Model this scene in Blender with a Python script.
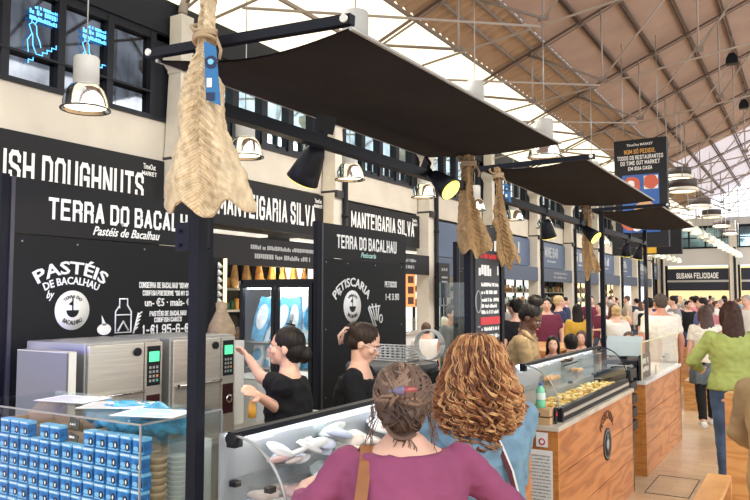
import bpy, bmesh, math, random
from mathutils import Vector, Matrix, noise
random.seed(7)
R = math.radians; PI = math.pi
for o in list(bpy.data.objects): bpy.data.objects.remove(o)
S = bpy.context.scene; C = S.collection

# ------------------------------------------------------------ camera, world, exposure
cd = bpy.data.cameras.new('camera'); cd.sensor_width = 36; cd.lens = 720/750*36; cd.clip_end = 300
cam = bpy.data.objects.new('camera', cd); C.objects.link(cam)
cam.location = (0, 0, 1.8); cam.rotation_euler = (R(90+3.626), 0, R(31.18)); S.camera = cam
S.view_settings.view_transform = 'Standard'; S.view_settings.look = 'None'
S.view_settings.exposure = 0.62; S.view_settings.gamma = 1; S.view_settings.use_curve_mapping = False
W = bpy.data.worlds.new('daylight'); S.world = W; W.use_nodes = True
W.node_tree.nodes['Background'].inputs[0].default_value = (.93, .965, 1, 1)
W.node_tree.nodes['Background'].inputs[1].default_value = 1.0
sd = bpy.data.lights.new('sun', 'SUN'); sd.energy = .8; sd.angle = R(40); sd.color = (1, .95, .88)
so = bpy.data.objects.new('sun', sd); C.objects.link(so); so.rotation_euler = (R(20), R(58), 0)
HALL_FILL = 330                         # strength of area lamps added under the roof to brighten the hall
for i, (x, y, p) in enumerate(((-4.9, 5, .5), (-4.9, 12, 1), (-4, 21, 1.2), (-4, 32, 1.3), (-3.5, 41, 1.1))):
    ld = bpy.data.lights.new('hall_fill', 'AREA'); ld.shape = 'RECTANGLE'; ld.size = 1.2; ld.size_y = 6
    ld.energy = HALL_FILL*p*.45; ld.color = (1, .96, .9)
    lo = bpy.data.objects.new('hall_fill', ld); C.objects.link(lo); lo.location = (x, y, 5.5)

# ------------------------------------------------------------ materials
MATS = {}
def mat(n, c, rough=.6, metal=0, var=0, scale=6, bump=0, emit=None, es=1, coat=0, stretch=None):
    if n in MATS: return MATS[n]
    m = bpy.data.materials.new(n); m.use_nodes = True; t = m.node_tree; N = t.nodes; L = t.links
    b = N['Principled BSDF']; c4 = (*c, 1)
    b.inputs['Base Color'].default_value = c4; b.inputs['Roughness'].default_value = rough
    b.inputs['Metallic'].default_value = metal; b.inputs['Coat Weight'].default_value = coat
    if max(c) < .06 and not metal: b.inputs['Specular IOR Level'].default_value = .22
    if emit:
        b.inputs['Emission Color'].default_value = (*emit, 1); b.inputs['Emission Strength'].default_value = es
    if var or bump:
        tc = N.new('ShaderNodeTexCoord'); mp = N.new('ShaderNodeMapping'); nz = N.new('ShaderNodeTexNoise')
        if stretch: mp.inputs['Scale'].default_value = stretch
        nz.inputs['Scale'].default_value = scale; nz.inputs['Detail'].default_value = 5
        L.new(tc.outputs['Object'], mp.inputs[0]); L.new(mp.outputs[0], nz.inputs[0])
        if var:
            cr = N.new('ShaderNodeValToRGB'); cr.color_ramp.elements[0].position = .3; cr.color_ramp.elements[1].position = .7
            cr.color_ramp.elements[0].color = (*[max(0, v*(1-var)) for v in c], 1)
            cr.color_ramp.elements[1].color = (*[min(1, v*(1+var)) for v in c], 1)
            L.new(nz.outputs[0], cr.inputs[0]); L.new(cr.outputs[0], b.inputs['Base Color'])
        if bump:
            bp = N.new('ShaderNodeBump'); bp.inputs['Strength'].default_value = bump; bp.inputs['Distance'].default_value = .02
            L.new(nz.outputs[0], bp.inputs['Height']); L.new(bp.outputs[0], b.inputs['Normal'])
    MATS[n] = m; return m
def glass(n, tint=(1, 1, 1), gl=.03):
    if n in MATS: return MATS[n]
    m = bpy.data.materials.new(n); m.use_nodes = True; t = m.node_tree; N = t.nodes; L = t.links
    N.remove(N['Principled BSDF']); out = N['Material Output']
    tr = N.new('ShaderNodeBsdfTransparent'); tr.inputs[0].default_value = (*tint, 1)
    gs = N.new('ShaderNodeBsdfGlossy'); gs.inputs['Roughness'].default_value = .03
    lw = N.new('ShaderNodeLayerWeight'); lw.inputs[0].default_value = .25 if gl else .12
    ma = N.new('ShaderNodeMath'); ma.operation = 'MULTIPLY_ADD'; ma.inputs[1].default_value = .35; ma.inputs[2].default_value = gl
    mx = N.new('ShaderNodeMixShader'); L.new(lw.outputs['Fresnel'], ma.inputs[0]); L.new(ma.outputs[0], mx.inputs[0])
    L.new(tr.outputs[0], mx.inputs[1]); L.new(gs.outputs[0], mx.inputs[2]); L.new(mx.outputs[0], out.inputs[0])
    MATS[n] = m; return m
def wood(n, c1, c2, scale=1.5, rough=.35, ax='Y'):
    if n in MATS: return MATS[n]
    m = bpy.data.materials.new(n); m.use_nodes = True; t = m.node_tree; N = t.nodes; L = t.links; b = N['Principled BSDF']
    tc = N.new('ShaderNodeTexCoord'); mp = N.new('ShaderNodeMapping')
    mp.inputs['Scale'].default_value = (.6, .35, 2.2) if ax == 'Y' else (2, 2, .4)
    nz = N.new('ShaderNodeTexNoise'); nz.inputs['Scale'].default_value = scale; nz.inputs['Detail'].default_value = 3
    wv = N.new('ShaderNodeMath'); wv.operation = 'MULTIPLY'; wv.inputs[1].default_value = 26
    fr = N.new('ShaderNodeMath'); fr.operation = 'PINGPONG'; fr.inputs[1].default_value = 1
    nz2 = N.new('ShaderNodeTexNoise'); nz2.inputs['Scale'].default_value = 40; ad = N.new('ShaderNodeMath'); ad.operation = 'MULTIPLY_ADD'; ad.inputs[1].default_value = .5
    cr = N.new('ShaderNodeValToRGB'); cr.color_ramp.elements[0].color = (*c1, 1); cr.color_ramp.elements[1].color = (*c2, 1)
    cr.color_ramp.elements[0].position = .1; cr.color_ramp.elements[1].position = 1
    L.new(tc.outputs['Object'], mp.inputs[0]); L.new(mp.outputs[0], nz.inputs[0]); L.new(mp.outputs[0], nz2.inputs[0])
    L.new(nz.outputs[0], wv.inputs[0]); L.new(wv.outputs[0], fr.inputs[0]); L.new(nz2.outputs[0], ad.inputs[0]); L.new(fr.outputs[0], ad.inputs[2])
    L.new(ad.outputs[0], cr.inputs[0]); L.new(cr.outputs[0], b.inputs['Base Color']); b.inputs['Roughness'].default_value = rough
    MATS[n] = m; return m

black = mat('black_paint', (.012, .013, .018), .45); blackm = mat('matt_black', (.016, .017, .019), .7)
navyblk = mat('navy_black_steel', (.005, .006, .012), .55); awnm = mat('awning_fabric', (.017, .013, .012), .9, var=.25, scale=3)
panelm = mat('blackboard_panel', (.011, .012, .013), .6); white = mat('white_lettering', (.93, .93, .91), .6)
headm = mat('sign_header', (.017, .017, .018), .6); creamw = mat('cream_plaster', (.66, .60, .50), .8, var=.06, scale=2)
colm = mat('column_plaster', (.66, .61, .52), .7, var=.05); steel = mat('brushed_steel', (.70, .67, .60), .38, .75, var=.12, scale=3, stretch=(1, 1, 40))
chrome = mat('polished_steel', (.82, .81, .78), .12, 1); greysteel = mat('grey_steel', (.42, .42, .41), .4, .6)
whitep = mat('white_plastic', (.75, .75, .73), .4); marble = mat('pale_marble', (.62, .55, .45), .3, var=.2, scale=4)
redm = mat('red_lettering', (.65, .04, .05), .6); greyl = mat('grey_lettering', (.35, .36, .37), .6)
trussm = mat('truss_paint', (.25, .20, .17), .6); trussl = mat('light_truss_paint', (.40, .34, .29), .6); purm = mat('purlin_brown', (.13, .085, .065), .6)
bulb = mat('lamp_bulb', (1, .93, .75), .5, emit=(1, .9, .62), es=2.2); bulby = mat('yellow_spot_bulb', (1, .9, .3), .5, emit=(1, .84, .10), es=1.3)
woodf = wood('orange_plywood', (.36, .11, .03), (.60, .24, .08), 1.1); woode = wood('plywood_end', (.48, .17, .04), (.62, .26, .07), 2.5)
woodl = wood('bench_wood', (.50, .22, .07), (.66, .35, .13), 1.2)
G = glass('clear_glass'); Gg = glass('green_edge_glass', (.95, .985, .975), .05)
skinA = mat('skin_light', (.68, .37, .26), .5); skinB = mat('skin_dark', (.13, .055, .032), .5); skinC = mat('skin_pale', (.72, .42, .31), .5)
blackfab = mat('black_tshirt', (.010, .010, .012), .9)

blu = mat('tin_blue', (.008, .17, .50), .6, var=.5, scale=45); cyl = mat('tin_light_blue', (.20, .52, .80), .6)

# ------------------------------------------------------------ mesh helpers
class MB:
    def __init__(s): s.b = bmesh.new()
    def _mi(s, fs, mi, sm=False):
        for f in fs: f.material_index = mi; f.smooth = sm
    def box(s, x0, x1, y0, y1, z0, z1, mi=0, M=None):
        v = [s.b.verts.new((x, y, z)) for z in (z0, z1) for x, y in ((x0, y0), (x1, y0), (x1, y1), (x0, y1))]
        fs = [s.b.faces.new([v[i] for i in q]) for q in ((3, 2, 1, 0), (4, 5, 6, 7), (0, 1, 5, 4), (1, 2, 6, 5), (2, 3, 7, 6), (3, 0, 4, 7))]
        s._mi(fs, mi)
        if M: bmesh.ops.transform(s.b, matrix=M, verts=v)
        return s
    def loft(s, rings, mi=0, caps=True, closed=True, sm=True):
        vr = [[s.b.verts.new(p) for p in r] for r in rings]; n = len(vr[0]); fs = []
        for a, b in zip(vr, vr[1:]):
            for i in range(n if closed else n-1):
                j = (i+1) % n
                try: fs.append(s.b.faces.new((a[i], a[j], b[j], b[i])))
                except ValueError: pass
        if caps and closed:
            for r, rev in ((vr[0], True), (vr[-1], False)):
                f = s.b.faces.new(list(reversed(r)) if rev else r); f.material_index = mi
        s._mi(fs, mi, sm); return s
    def tube(s, pts, rad, n=8, mi=0, caps=True):
        pts = [Vector(p) for p in pts]
        if not hasattr(rad, '__len__'): rad = [rad]*len(pts)
        d0 = (pts[1]-pts[0]).normalized(); u = d0.orthogonal().normalized(); rings = []
        for i, p in enumerate(pts):
            d = ((pts[i+1] if i+1 < len(pts) else pts[i]) - (pts[i-1] if i else pts[i]))
            d = d.normalized() if d.length > 1e-9 else d0
            u = (u - d*u.dot(d)); u = u.normalized() if u.length > 1e-6 else d.orthogonal().normalized(); w = d.cross(u)
            rings.append([p+(u*math.cos(a)+w*math.sin(a))*rad[i] for a in (2*PI*k/n for k in range(n))])
        return s.loft(rings, mi, caps)
    def bar(s, a, b, w, h=None, mi=0):
        a = Vector(a); b = Vector(b); d = (b-a); h = h or w; up = Vector((0, 0, 1))
        if abs(d.normalized().z) > .98: up = Vector((0, 1, 0))
        x = d.cross(up).normalized(); z = x.cross(d).normalized()
        return s.loft([[p+x*sx*w/2+z*sz*h/2 for sx, sz in ((-1, -1), (1, -1), (1, 1), (-1, 1))] for p in (a, b)], mi, sm=False)
    def ell(s, c, r, mi=0, rot=None, seg=16):
        m = Matrix.Translation(c) @ (rot.to_4x4() if rot else Matrix()) @ Matrix.Diagonal((*r, 1)); n = max(4, seg*2//3)
        return s.loft([[m @ Vector((math.sin(PI*i/n+1e-4)*math.cos(2*PI*k/seg), math.sin(PI*i/n+1e-4)*math.sin(2*PI*k/seg), -math.cos(PI*i/n))) for k in range(seg)] for i in range(n+1)], mi, caps=False)
    def cap(s, a, b, ra, rb):   # capsule for remeshing
        s.tube([a, b], [ra, rb], 14); s.ell(Vector(a), (ra,)*3, seg=14); s.ell(Vector(b), (rb,)*3, seg=14); return s
    def lathe(s, prof, c=(0, 0, 0), n=24, mi=0, caps=False, M=None):
        rings = [[Vector((r*math.cos(2*PI*k/n), r*math.sin(2*PI*k/n), z)) for k in range(n)] for r, z in prof]
        M = M or Matrix.Translation(c)
        return s.loft([[M @ p for p in r] for r in rings], mi, caps)
    def prism(s, poly, a, b, ax='X', mi=0):  # polygon of (p,q) extruded along ax from a to b
        f = {'X': lambda p, t: (t, p[0], p[1]), 'Y': lambda p, t: (p[0], t, p[1]), 'Z': lambda p, t: (p[0], p[1], t)}[ax]
        return s.loft([[Vector(f(p, t)) for p in poly] for t in (a, b)], mi, sm=False)
def mesh_of(mb, mats, name):
    me = bpy.data.meshes.new(name); bmesh.ops.recalc_face_normals(mb.b, faces=mb.b.faces); mb.b.to_mesh(me); mb.b.free()
    for m in (mats if isinstance(mats, (list, tuple)) else [mats]): me.materials.append(m)
    return me
def obj(name, mb, mats, parent=None, loc=None, rz=None, bevel=0):
    o = bpy.data.objects.new(name, mb if isinstance(mb, bpy.types.Mesh) else mesh_of(mb, mats, name)); C.objects.link(o)
    if parent: o.parent = parent
    if loc: o.location = loc
    if rz is not None: o.rotation_euler.z = rz
    if bevel:
        b = o.modifiers.new('bevel', 'BEVEL'); b.width = bevel; b.segments = 2; b.limit_method = 'ANGLE'
    return o
def tag(o, label=None, cat=None, group=None, kind=None):
    if label: o['label'] = label
    if cat: o['category'] = cat
    if group: o['group'] = group
    if kind: o['kind'] = kind
    return o
def thing(name, label, cat, loc=(0, 0, 0), rz=0, group=None):
    o = bpy.data.objects.new(name, None); C.objects.link(o); o.location = loc; o.rotation_euler = (0, 0, rz); o.empty_display_size = .1
    return tag(o, label, cat, group)
def struct(name, mb, mats, parent=None): 
    o = obj(name, mb, mats, parent)
    if not parent: o['kind'] = 'structure'
    return o
def dup(root, loc=None, rz=None, label=None, group=None):
    def cp(o, par):
        c = o.copy(); C.objects.link(c); c.parent = par
        for ch in [k for k in KIDS.get(o.name, []) ]: cp(ch, c)
        return c
    KIDS = {}
    for o in bpy.data.objects:
        if o.parent: KIDS.setdefault(o.parent.name, []).append(o)
    r = cp(root, None)
    if loc is not None: r.location = loc
    if rz is not None: r.rotation_euler.z = rz
    if label: r['label'] = label
    if group: r['group'] = group
    return r
WS = bpy.data.scenes.new('workbench')       # modifiers are evaluated here, away from the full scene; removed at the end
def evaluated(o):
    for c in list(o.users_collection): c.objects.unlink(o)
    WS.collection.objects.link(o)
    with bpy.context.temp_override(scene=WS, view_layer=WS.view_layers[0]): dg = bpy.context.evaluated_depsgraph_get(); dg.update()
    return bpy.data.meshes.new_from_object(o.evaluated_get(dg))
def remesh(mb, vox, smooth=4, fac=.5, subs=0):
    me = bpy.data.meshes.new('tmp'); mb.b.to_mesh(me); mb.b.free()
    o = bpy.data.objects.new('tmp', me); C.objects.link(o)
    r = o.modifiers.new('r', 'REMESH'); r.mode = 'VOXEL'; r.voxel_size = vox; r.use_smooth_shade = True
    if smooth:
        s = o.modifiers.new('s', 'SMOOTH'); s.factor = fac; s.iterations = smooth
    e = evaluated(o); bpy.data.objects.remove(o); e.materials.clear()
    for p in e.polygons: p.use_smooth = True
    return e
def displace(me, fn):
    co = [v.co.copy() for v in me.vertices]; no = [v.normal.copy() for v in me.vertices]; out = []
    for c, n in zip(co, no): out.extend(c+n*fn(c))
    me.vertices.foreach_set('co', out); me.update()
def setm(me, mats):
    for m in (mats if isinstance(mats, (list, tuple)) else [mats]): me.materials.append(m)
    return me
# condensed block capitals drawn with strokes (for the market signs)
GL = {'A': ['0,0 .5,1 1,0', '.18,.3 .82,.3'], 'B': ['0,0 0,1 .75,1 .95,.88 .95,.64 .75,.53 0,.53', '.75,.53 1,.4 1,.13 .78,0 0,0'], 'C': ['1,.74 1,.86 .78,1 .22,1 0,.86 0,.14 .22,0 .78,0 1,.14 1,.26'], 'D': ['0,0 0,1 .7,1 1,.84 1,.16 .7,0 0,0'],
 'E': ['.95,1 0,1 0,0 .95,0', '0,.52 .8,.52'], 'F': ['.95,1 0,1 0,0', '0,.52 .8,.52'], 'G': ['1,.76 1,.86 .78,1 .22,1 0,.86 0,.14 .22,0 .78,0 1,.14 1,.47 .55,.47'], 'H': ['0,0 0,1', '1,0 1,1', '0,.5 1,.5'], 'I': ['.5,0 .5,1'], 'J': ['1,1 1,.14 .78,0 .22,0 0,.14 0,.28'],
 'K': ['0,0 0,1', '1,1 .1,.45', '.3,.58 1,0'], 'L': ['0,1 0,0 .95,0'], 'M': ['0,0 0,1 .5,.25 1,1 1,0'], 'N': ['0,0 0,1 1,0 1,1'], 'O': ['.22,0 0,.14 0,.86 .22,1 .78,1 1,.86 1,.14 .78,0 .22,0'], 'P': ['0,0 0,1 .75,1 1,.87 1,.6 .75,.46 0,.46'], 'Q': ['.22,0 0,.14 0,.86 .22,1 .78,1 1,.86 1,.14 .78,0 .22,0', '.6,.2 1,-.06'],
 'R': ['0,0 0,1 .75,1 1,.87 1,.62 .75,.5 0,.5', '.6,.5 1,.38 1,0'], 'S': ['1,.76 1,.87 .78,1 .22,1 0,.87 0,.66 .2,.55 .8,.45 1,.34 1,.13 .78,0 .22,0 0,.13 0,.24'], 'T': ['0,1 1,1', '.5,0 .5,1'], 'U': ['0,1 0,.14 .22,0 .78,0 1,.14 1,1'], 'V': ['0,1 .5,0 1,1'], 'W': ['0,1 .22,0 .5,.8 .78,0 1,1'],
 'X': ['0,0 1,1', '0,1 1,0'], 'Y': ['0,1 .5,.45 1,1', '.5,.45 .5,0'], 'Z': ['0,1 1,1 0,0 1,0'], '0': ['.22,0 0,.14 0,.86 .22,1 .78,1 1,.86 1,.14 .78,0 .22,0'], '1': ['.2,.8 .6,1 .6,0'], '3': ['0,.87 .22,1 .78,1 1,.87 1,.64 .75,.52 .4,.52', '.75,.52 1,.4 1,.13 .78,0 .22,0 0,.13'], '5': ['.95,1 0,1 0,.56 .78,.6 1,.46 1,.14 .78,0 .22,0 0,.14'],
 '6': ['1,.86 .78,1 .22,1 0,.86 0,.14 .22,0 .78,0 1,.14 1,.45 .78,.56 0,.5'], '9': ['0,.14 .22,0 .78,0 1,.14 1,.86 .78,1 .22,1 0,.86 0,.55 .22,.45 1,.5'], '-': ['.15,.45 .85,.45'], '.': ['.45,0 .55,0'], ',': ['.5,.04 .4,-.12'], '€': ['1,.86 .78,1 .4,1 .2,.86 .2,.14 .4,0 .78,0 1,.14', '0,.6 .8,.6', '0,.4 .8,.4'], '"': ['.3,1 .3,.8', '.7,1 .7,.8']}
def block_mesh(t, w, h, sw=.165):
    q = MB(); x = 0; cw = .46; items = []
    for c in t.upper():
        acc = {'É': 'E', 'Ó': 'O'}.get(c); g = GL.get(acc or c); width = {'I': .06, '.': .1, ',': .1, 'M': .62, 'W': .66, '1': .26, '"': .25, '-': .3}.get(c, cw)
        if c == ' ': x += .30; continue
        for pl in (g or []): items.append([(x+float(a)*width, float(b)*(1-sw)+sw/2) for a, b in (p.split(',') for p in pl.split())])
        if acc: items.append([(x+width*.45, 1.08), (x+width*.75, 1.2)])
        x += width+sw+.13
    tot = x-.13
    for k, pl in enumerate(items):
        for i, (a, b) in enumerate(zip(pl, pl[1:])):
            a = Vector((*a, 0)); b = Vector((*b, 0)); d = (b-a).normalized(); n = Vector((-d.y, d.x, 0))*sw/2; e = d*sw*.36
            pa = a-(e if i else d*(sw/2 if abs(d.y) < .2 or abs(d.x) < .2 else sw*.3)); pb = b+(e if i+2 < len(pl) else d*(sw/2 if abs(d.y) < .2 or abs(d.x) < .2 else sw*.3))
            q.loft([[Vector(((p.x+sw/2)/tot*w-w/2, p.y*h, z)) for p in (pa-n, pb-n, pb+n, pa+n)] for z in (0, .0020+.00035*((k*3+i*2) % 7))], sm=False)
    me = bpy.data.meshes.new('t'); bmesh.ops.recalc_face_normals(q.b, faces=q.b.faces); q.b.to_mesh(me); q.b.free(); return me
# text as a thin extruded mesh, fitted to a box: width along the wall, height up
def text_mesh(s, w, h, depth=.003, bold=.012, curve=0, italic=0):
    if s == s.upper() and not curve and any(c.isalpha() or c.isdigit() for c in s): return block_mesh(s, w, h)
    fc = bpy.data.curves.new('t', 'FONT'); fc.body = s; fc.size = 1; fc.offset = bold; fc.extrude = .02; fc.resolution_u = 2; fc.shear = italic
    o = bpy.data.objects.new('t', fc); C.objects.link(o); e = evaluated(o); bpy.data.objects.remove(o)
    if not e.vertices: return e
    xs = [v.co.x for v in e.vertices]; ys = [v.co.y for v in e.vertices]; x0, x1, y0, y1 = min(xs), max(xs), min(ys), max(ys)
    for v in e.vertices:
        x = (v.co.x-(x0+x1)/2)/(x1-x0)*w; y = (v.co.y-y0)/(y1-y0)*h; z = (v.co.z/.02)*depth/2
        if curve:
            a = x/curve; x = math.sin(a)*(curve+y); y = math.cos(a)*(curve+y)-curve
        v.co = (x, y, z)
    return e
ROT = {'X': (R(90), 0, R(90)), '-Y': (R(90), 0, 0)}
def text(s, c, w, h, m=None, parent=None, face='X', name='lettering', curve=0, bold=.012, italic=0):
    e = text_mesh(s, w, h, bold=bold, curve=curve, italic=italic); e.materials.clear(); e.materials.append(m or white)
    o = bpy.data.objects.new(name, e); C.objects.link(o); o.rotation_euler = ROT[face]; o.location = c
    if parent: o.parent = parent
    return o
def texts(parts, m, parent, name='lettering', face='X', **k):   # several lines joined in one part
    bm = bmesh.new()
    for s, c, w, h in parts:
        e = text_mesh(s, w, h, **k); e.transform(Matrix.Translation(c) @ Matrix.Rotation(R(90) if face == 'X' else 0, 4, 'Z') @ Matrix.Rotation(R(90), 4, 'X'))
        bm.from_mesh(e); bpy.data.meshes.remove(e)
    me = bpy.data.meshes.new(name); bm.to_mesh(me); bm.free(); me.materials.append(m)
    o = bpy.data.objects.new(name, me); C.objects.link(o); o.parent = parent; return o

def scribble(lines, parent, m, name='lettering', sep=.35, face='X', seed=1):   # illegible small print: rows of letter-like strokes (centre, width, height)
    r = random.Random(seed); q = MB()
    for c, w, h in lines:
        x = -w/2
        while x < w/2:
            lw = h*r.uniform(.45, .75)
            if r.random() < .16: x += h*.5; continue
            a, b = x, min(x+lw*.75, w/2); z0 = c[2]+h*.12*(r.random() < .25); z1 = c[2]+h*(1 if r.random() < .7 else .7)
            if face == 'X': q.box(c[0], c[0]+.002, c[1]+a, c[1]+b, z0, z1)
            else: q.box(c[0]+a, c[0]+b, c[1]-.002, c[1], z0, z1)
            x += lw
    return obj(name, q, m, parent)

# ------------------------------------------------------------ the hall
COLY = [7.5+3.95*k for k in range(-2, 11)]
floorm = bpy.data.materials.new('stone_floor'); floorm.use_nodes = True
def _floor():
    t = floorm.node_tree; N = t.nodes; L = t.links; b = N['Principled BSDF']
    tc = N.new('ShaderNodeTexCoord'); br = N.new('ShaderNodeTexBrick'); br.inputs['Scale'].default_value = 1.6
    br.inputs['Color1'].default_value = (.68, .48, .29, 1); br.inputs['Color2'].default_value = (.60, .42, .25, 1); br.inputs['Mortar'].default_value = (.42, .31, .21, 1)
    br.inputs['Mortar Size'].default_value = .004
    nz = N.new('ShaderNodeTexNoise'); nz.inputs['Scale'].default_value = 7; nz.inputs['Detail'].default_value = 6
    mp = N.new('ShaderNodeMapping'); mp.inputs['Scale'].default_value = (.5, 3, 1); L.new(tc.outputs['Object'], mp.inputs[0]); L.new(mp.outputs[0], nz.inputs[0])
    mx = N.new('ShaderNodeMix'); mx.data_type = 'RGBA'; mx.blend_type = 'OVERLAY'; mx.inputs[0].default_value = .35
    L.new(tc.outputs['Object'], br.inputs[0]); L.new(br.outputs[0], mx.inputs[6]); L.new(nz.outputs[0], mx.inputs[7]); L.new(mx.outputs[2], b.inputs['Base Color'])
    b.inputs['Roughness'].default_value = .36
_floor()
struct('floor', MB().box(-11, 12, -3, 50, -.1, 0), floorm)
h = thing('floor_hatch', 'square access hatch cover set in the stone floor beside the second wooden counter', 'hatch', (-1.18, 7.40, 0))
hm = MB()
for x0, x1, y0, y1 in ((-.19, .19, -.375, -.365), (-.19, .19, .365, .375), (-.19, -.182, -.375, .375), (.182, .19, -.375, .375)): hm.box(x0, x1, y0, y1, 0, .004)
obj('frame', hm, mat('hatch_gap', (.12, .09, .06), .7), h); obj('cover', MB().box(-.182, .182, -.365, .365, 0, .002), floorm, h)

wl = MB()
wl.box(-8.25, -8, -1, 46.7, 3.74, 4.32); 
struct('wall_left', wl, creamw)
struct('wall_behind_stalls', MB().box(-11, -10.8, -1, 46.7, 0, 4.3), mat('stall_back_wall', (.10, .10, .11), .8))
struct('ceiling_of_stalls', MB().box(-10.8, -8.02, -1, 46.7, 3.0, 3.1), mat('stall_soffit', (.05, .05, .055), .8))
struct('wall_upper_room', MB().box(-11, -10.8, -1, 46.7, 4.3, 6.3).box(-10.8, -8.25, -1, 46.7, 4.25, 4.31), mat('upper_room', (.05, .055, .065), .8))
struct('trim_1', MB().box(-8.3, -7.97, -1, 46.7, 5.62, 6.14), black)
# upper windows, one set between each pair of columns
paneN = mat('sky_reflecting_pane', (.62, .80, .92), .05, 1, var=.22, scale=2.5, bump=.05); paneD = mat('dark_window_glass', (.10, .11, .13), .05, 1, var=.6, scale=1.6, bump=.04)  # bluish tint of the sky panes stands in for reflected daylight
for k, y in enumerate(COLY[:-1]):
    a, b = y+.55, y+3.5; n = 4; big = k < 2
    fr = MB(); fr.box(-8.14, -8.0, y, y+3.95, 5.5, 5.62); fr.box(-8.14, -7.96, y, y+3.95, 4.32, 4.38); fr.box(-8.14, -8.0, y, a, 4.32, 5.6); fr.box(-8.14, -8.0, b, y+3.95, 4.32, 5.6)
    fr.box(-8.14, -7.98, a, b, 4.70, 4.73) if big else fr.box(-8.14, -7.98, a, b, 4.68, 4.86)
    pw = (b-a)/n; pn = MB(); low = MB()
    for i in range(n+1):
        fr.box(-8.14, -7.99, a+i*pw-(.05 if big else .075), a+i*pw+(.05 if big else .075), 4.32, 5.6)
    for i in range(n):
        pn.box(-8.09, -8.075, a+i*pw+.04, a+(i+1)*pw-.04, 4.36 if big else 4.84, 5.52)
        if big: continue
        low.box(-8.09, -8.075, a+i*pw+.1, a+i*pw+pw*.48, 4.46, 4.66); low.box(-8.09, -8.075, a+i*pw+pw*.56, a+(i+1)*pw-.1, 4.46, 4.66)
        fr.box(-8.12, -8.02, a+i*pw+pw*.49, a+i*pw+pw*.55, 4.38, 4.7); fr.box(-8.12, -8.02, a+i*pw, a+(i+1)*pw, 4.38, 4.46); fr.box(-8.12, -8.02, a+i*pw, a+i*pw+.11, 4.4, 4.7)
        fr.box(-8.12, -8.02, a+(i+1)*pw-.11, a+(i+1)*pw, 4.4, 4.7)
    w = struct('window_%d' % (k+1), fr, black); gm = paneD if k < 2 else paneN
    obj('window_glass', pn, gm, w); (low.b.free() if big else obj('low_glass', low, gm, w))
# neon sketch behind the first windows
neon = mat('blue_neon', (.1, .4, .8), .5, emit=(.08, .42, 1), es=1.6)
for (y0, z0, s, lab) in ((4.93, 4.90, .82, 'blue neon figure climbing steps in the nearest upstairs window'), (5.68, 4.90, .82, 'blue neon figure climbing steps in the second upstairs window')):
    t = thing('neon_sign', lab, 'neon sign', (-8.03, y0+.3, z0-.2)); f = MB(); r = .006
    for q in (((-.1, 0), (-.12, .18), (-.05, .3), (-.1, .42), (-.04, .47), (.02, .43), (.03, .3), (.08, .2), (.1, .12)), ((-.04, .3), (-.03, .12), (.03, 0), (.09, 0)), ((-.06, .47), (-.05, .54), (0, .56), (.03, .51), (0, .46))):
        f.tube([(0, p*s, z*s+.05) for p, z in q], r, 6)
    obj('figure', f, neon, t); st = MB(); pts = [(-.12, -.1)]
    for i in range(7): pts += [(-.12+i*.075, -.1+(i+1)*.055), (-.12+(i+1)*.075, -.1+(i+1)*.055)]
    st.tube([(0, p*s+.02, z*s) for p, z in pts], r*1.3, 6, mi=0); obj('steps', st, neon, t)
    scribble([((0, .15, .66*s), .56*s, .06), ((0, .15, .57*s), .56*s, .05), ((0, .15, .75*s), .4*s, .04)], t, neon)

# columns with capital and a black pipe in front
colg = 'plaster columns along the left wall'
proto = thing('column', 'x', 'column', (-7.82, COLY[2]-.08, 0), group=colg)
cm = MB(); cm.box(-.18, .14, -.19, .19, 0, 3.75, 0); cm.loft([[Vector((sx*w, sy*w, z)) for sx, sy in ((-1, -1), (1, -1), (1, 1), (-1, 1))] for w, z in ((.155, 3.75), (.125, 4.95), (.12, 5.02), (.135, 5.04), (.135, 5.08), (.19, 5.2), (.19, 5.32))], sm=False)
cm.box(-.12, .12, -.12, .12, 5.32, 5.9, 0)
obj('shaft', cm, colm, proto); obj('collar', MB().box(-.2, .2, -.16, .16, 3.66, 3.8), mat('collar_dark', (.05, .045, .045), .6), proto)
pm = MB().tube([(.2, .12, 0), (.2, .12, 4.35)], .055, 12); 
for z in (1, 2.2, 3.3): pm.tube([(.2, .12, z), (.2, .12, z+.06)], .068, 12)
obj('drainpipe', pm, black, proto)
brn = MB().tube([(.07, -.02, 5.9), (.3, 0, 6.2)], .05)
cl = ['column nearest the camera, half behind the big salt cod', 'column between the two cheese shop signs', 'column at the right end of the second cheese shop sign', 'column behind the middle pair of salt cod']
for k, y in enumerate(COLY[2:]):
    lab = 'cream plaster ' + (cl[k] if k < 4 else 'column on the left wall, number %s from the front of the blue shop fronts' % ['one', 'two', 'three', 'four', 'five', 'six', 'seven', 'eight'][k-4])
    o = proto if k == 0 else dup(proto, (-7.82, y-.08, 0))
    o['label'] = lab
# cast iron bracket seen behind the near cod
bk = MB(); bk.tube([(-7.9, 7.5, 6.0), (-7.85, 7.55, 6.35), (-7.6, 7.8, 6.6), (-7.2, 8.2, 6.7)], .07, 10)
tag(obj('roof_bracket', bk, trussl), 'curved pale iron bracket above the nearest column', 'bracket')

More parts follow.
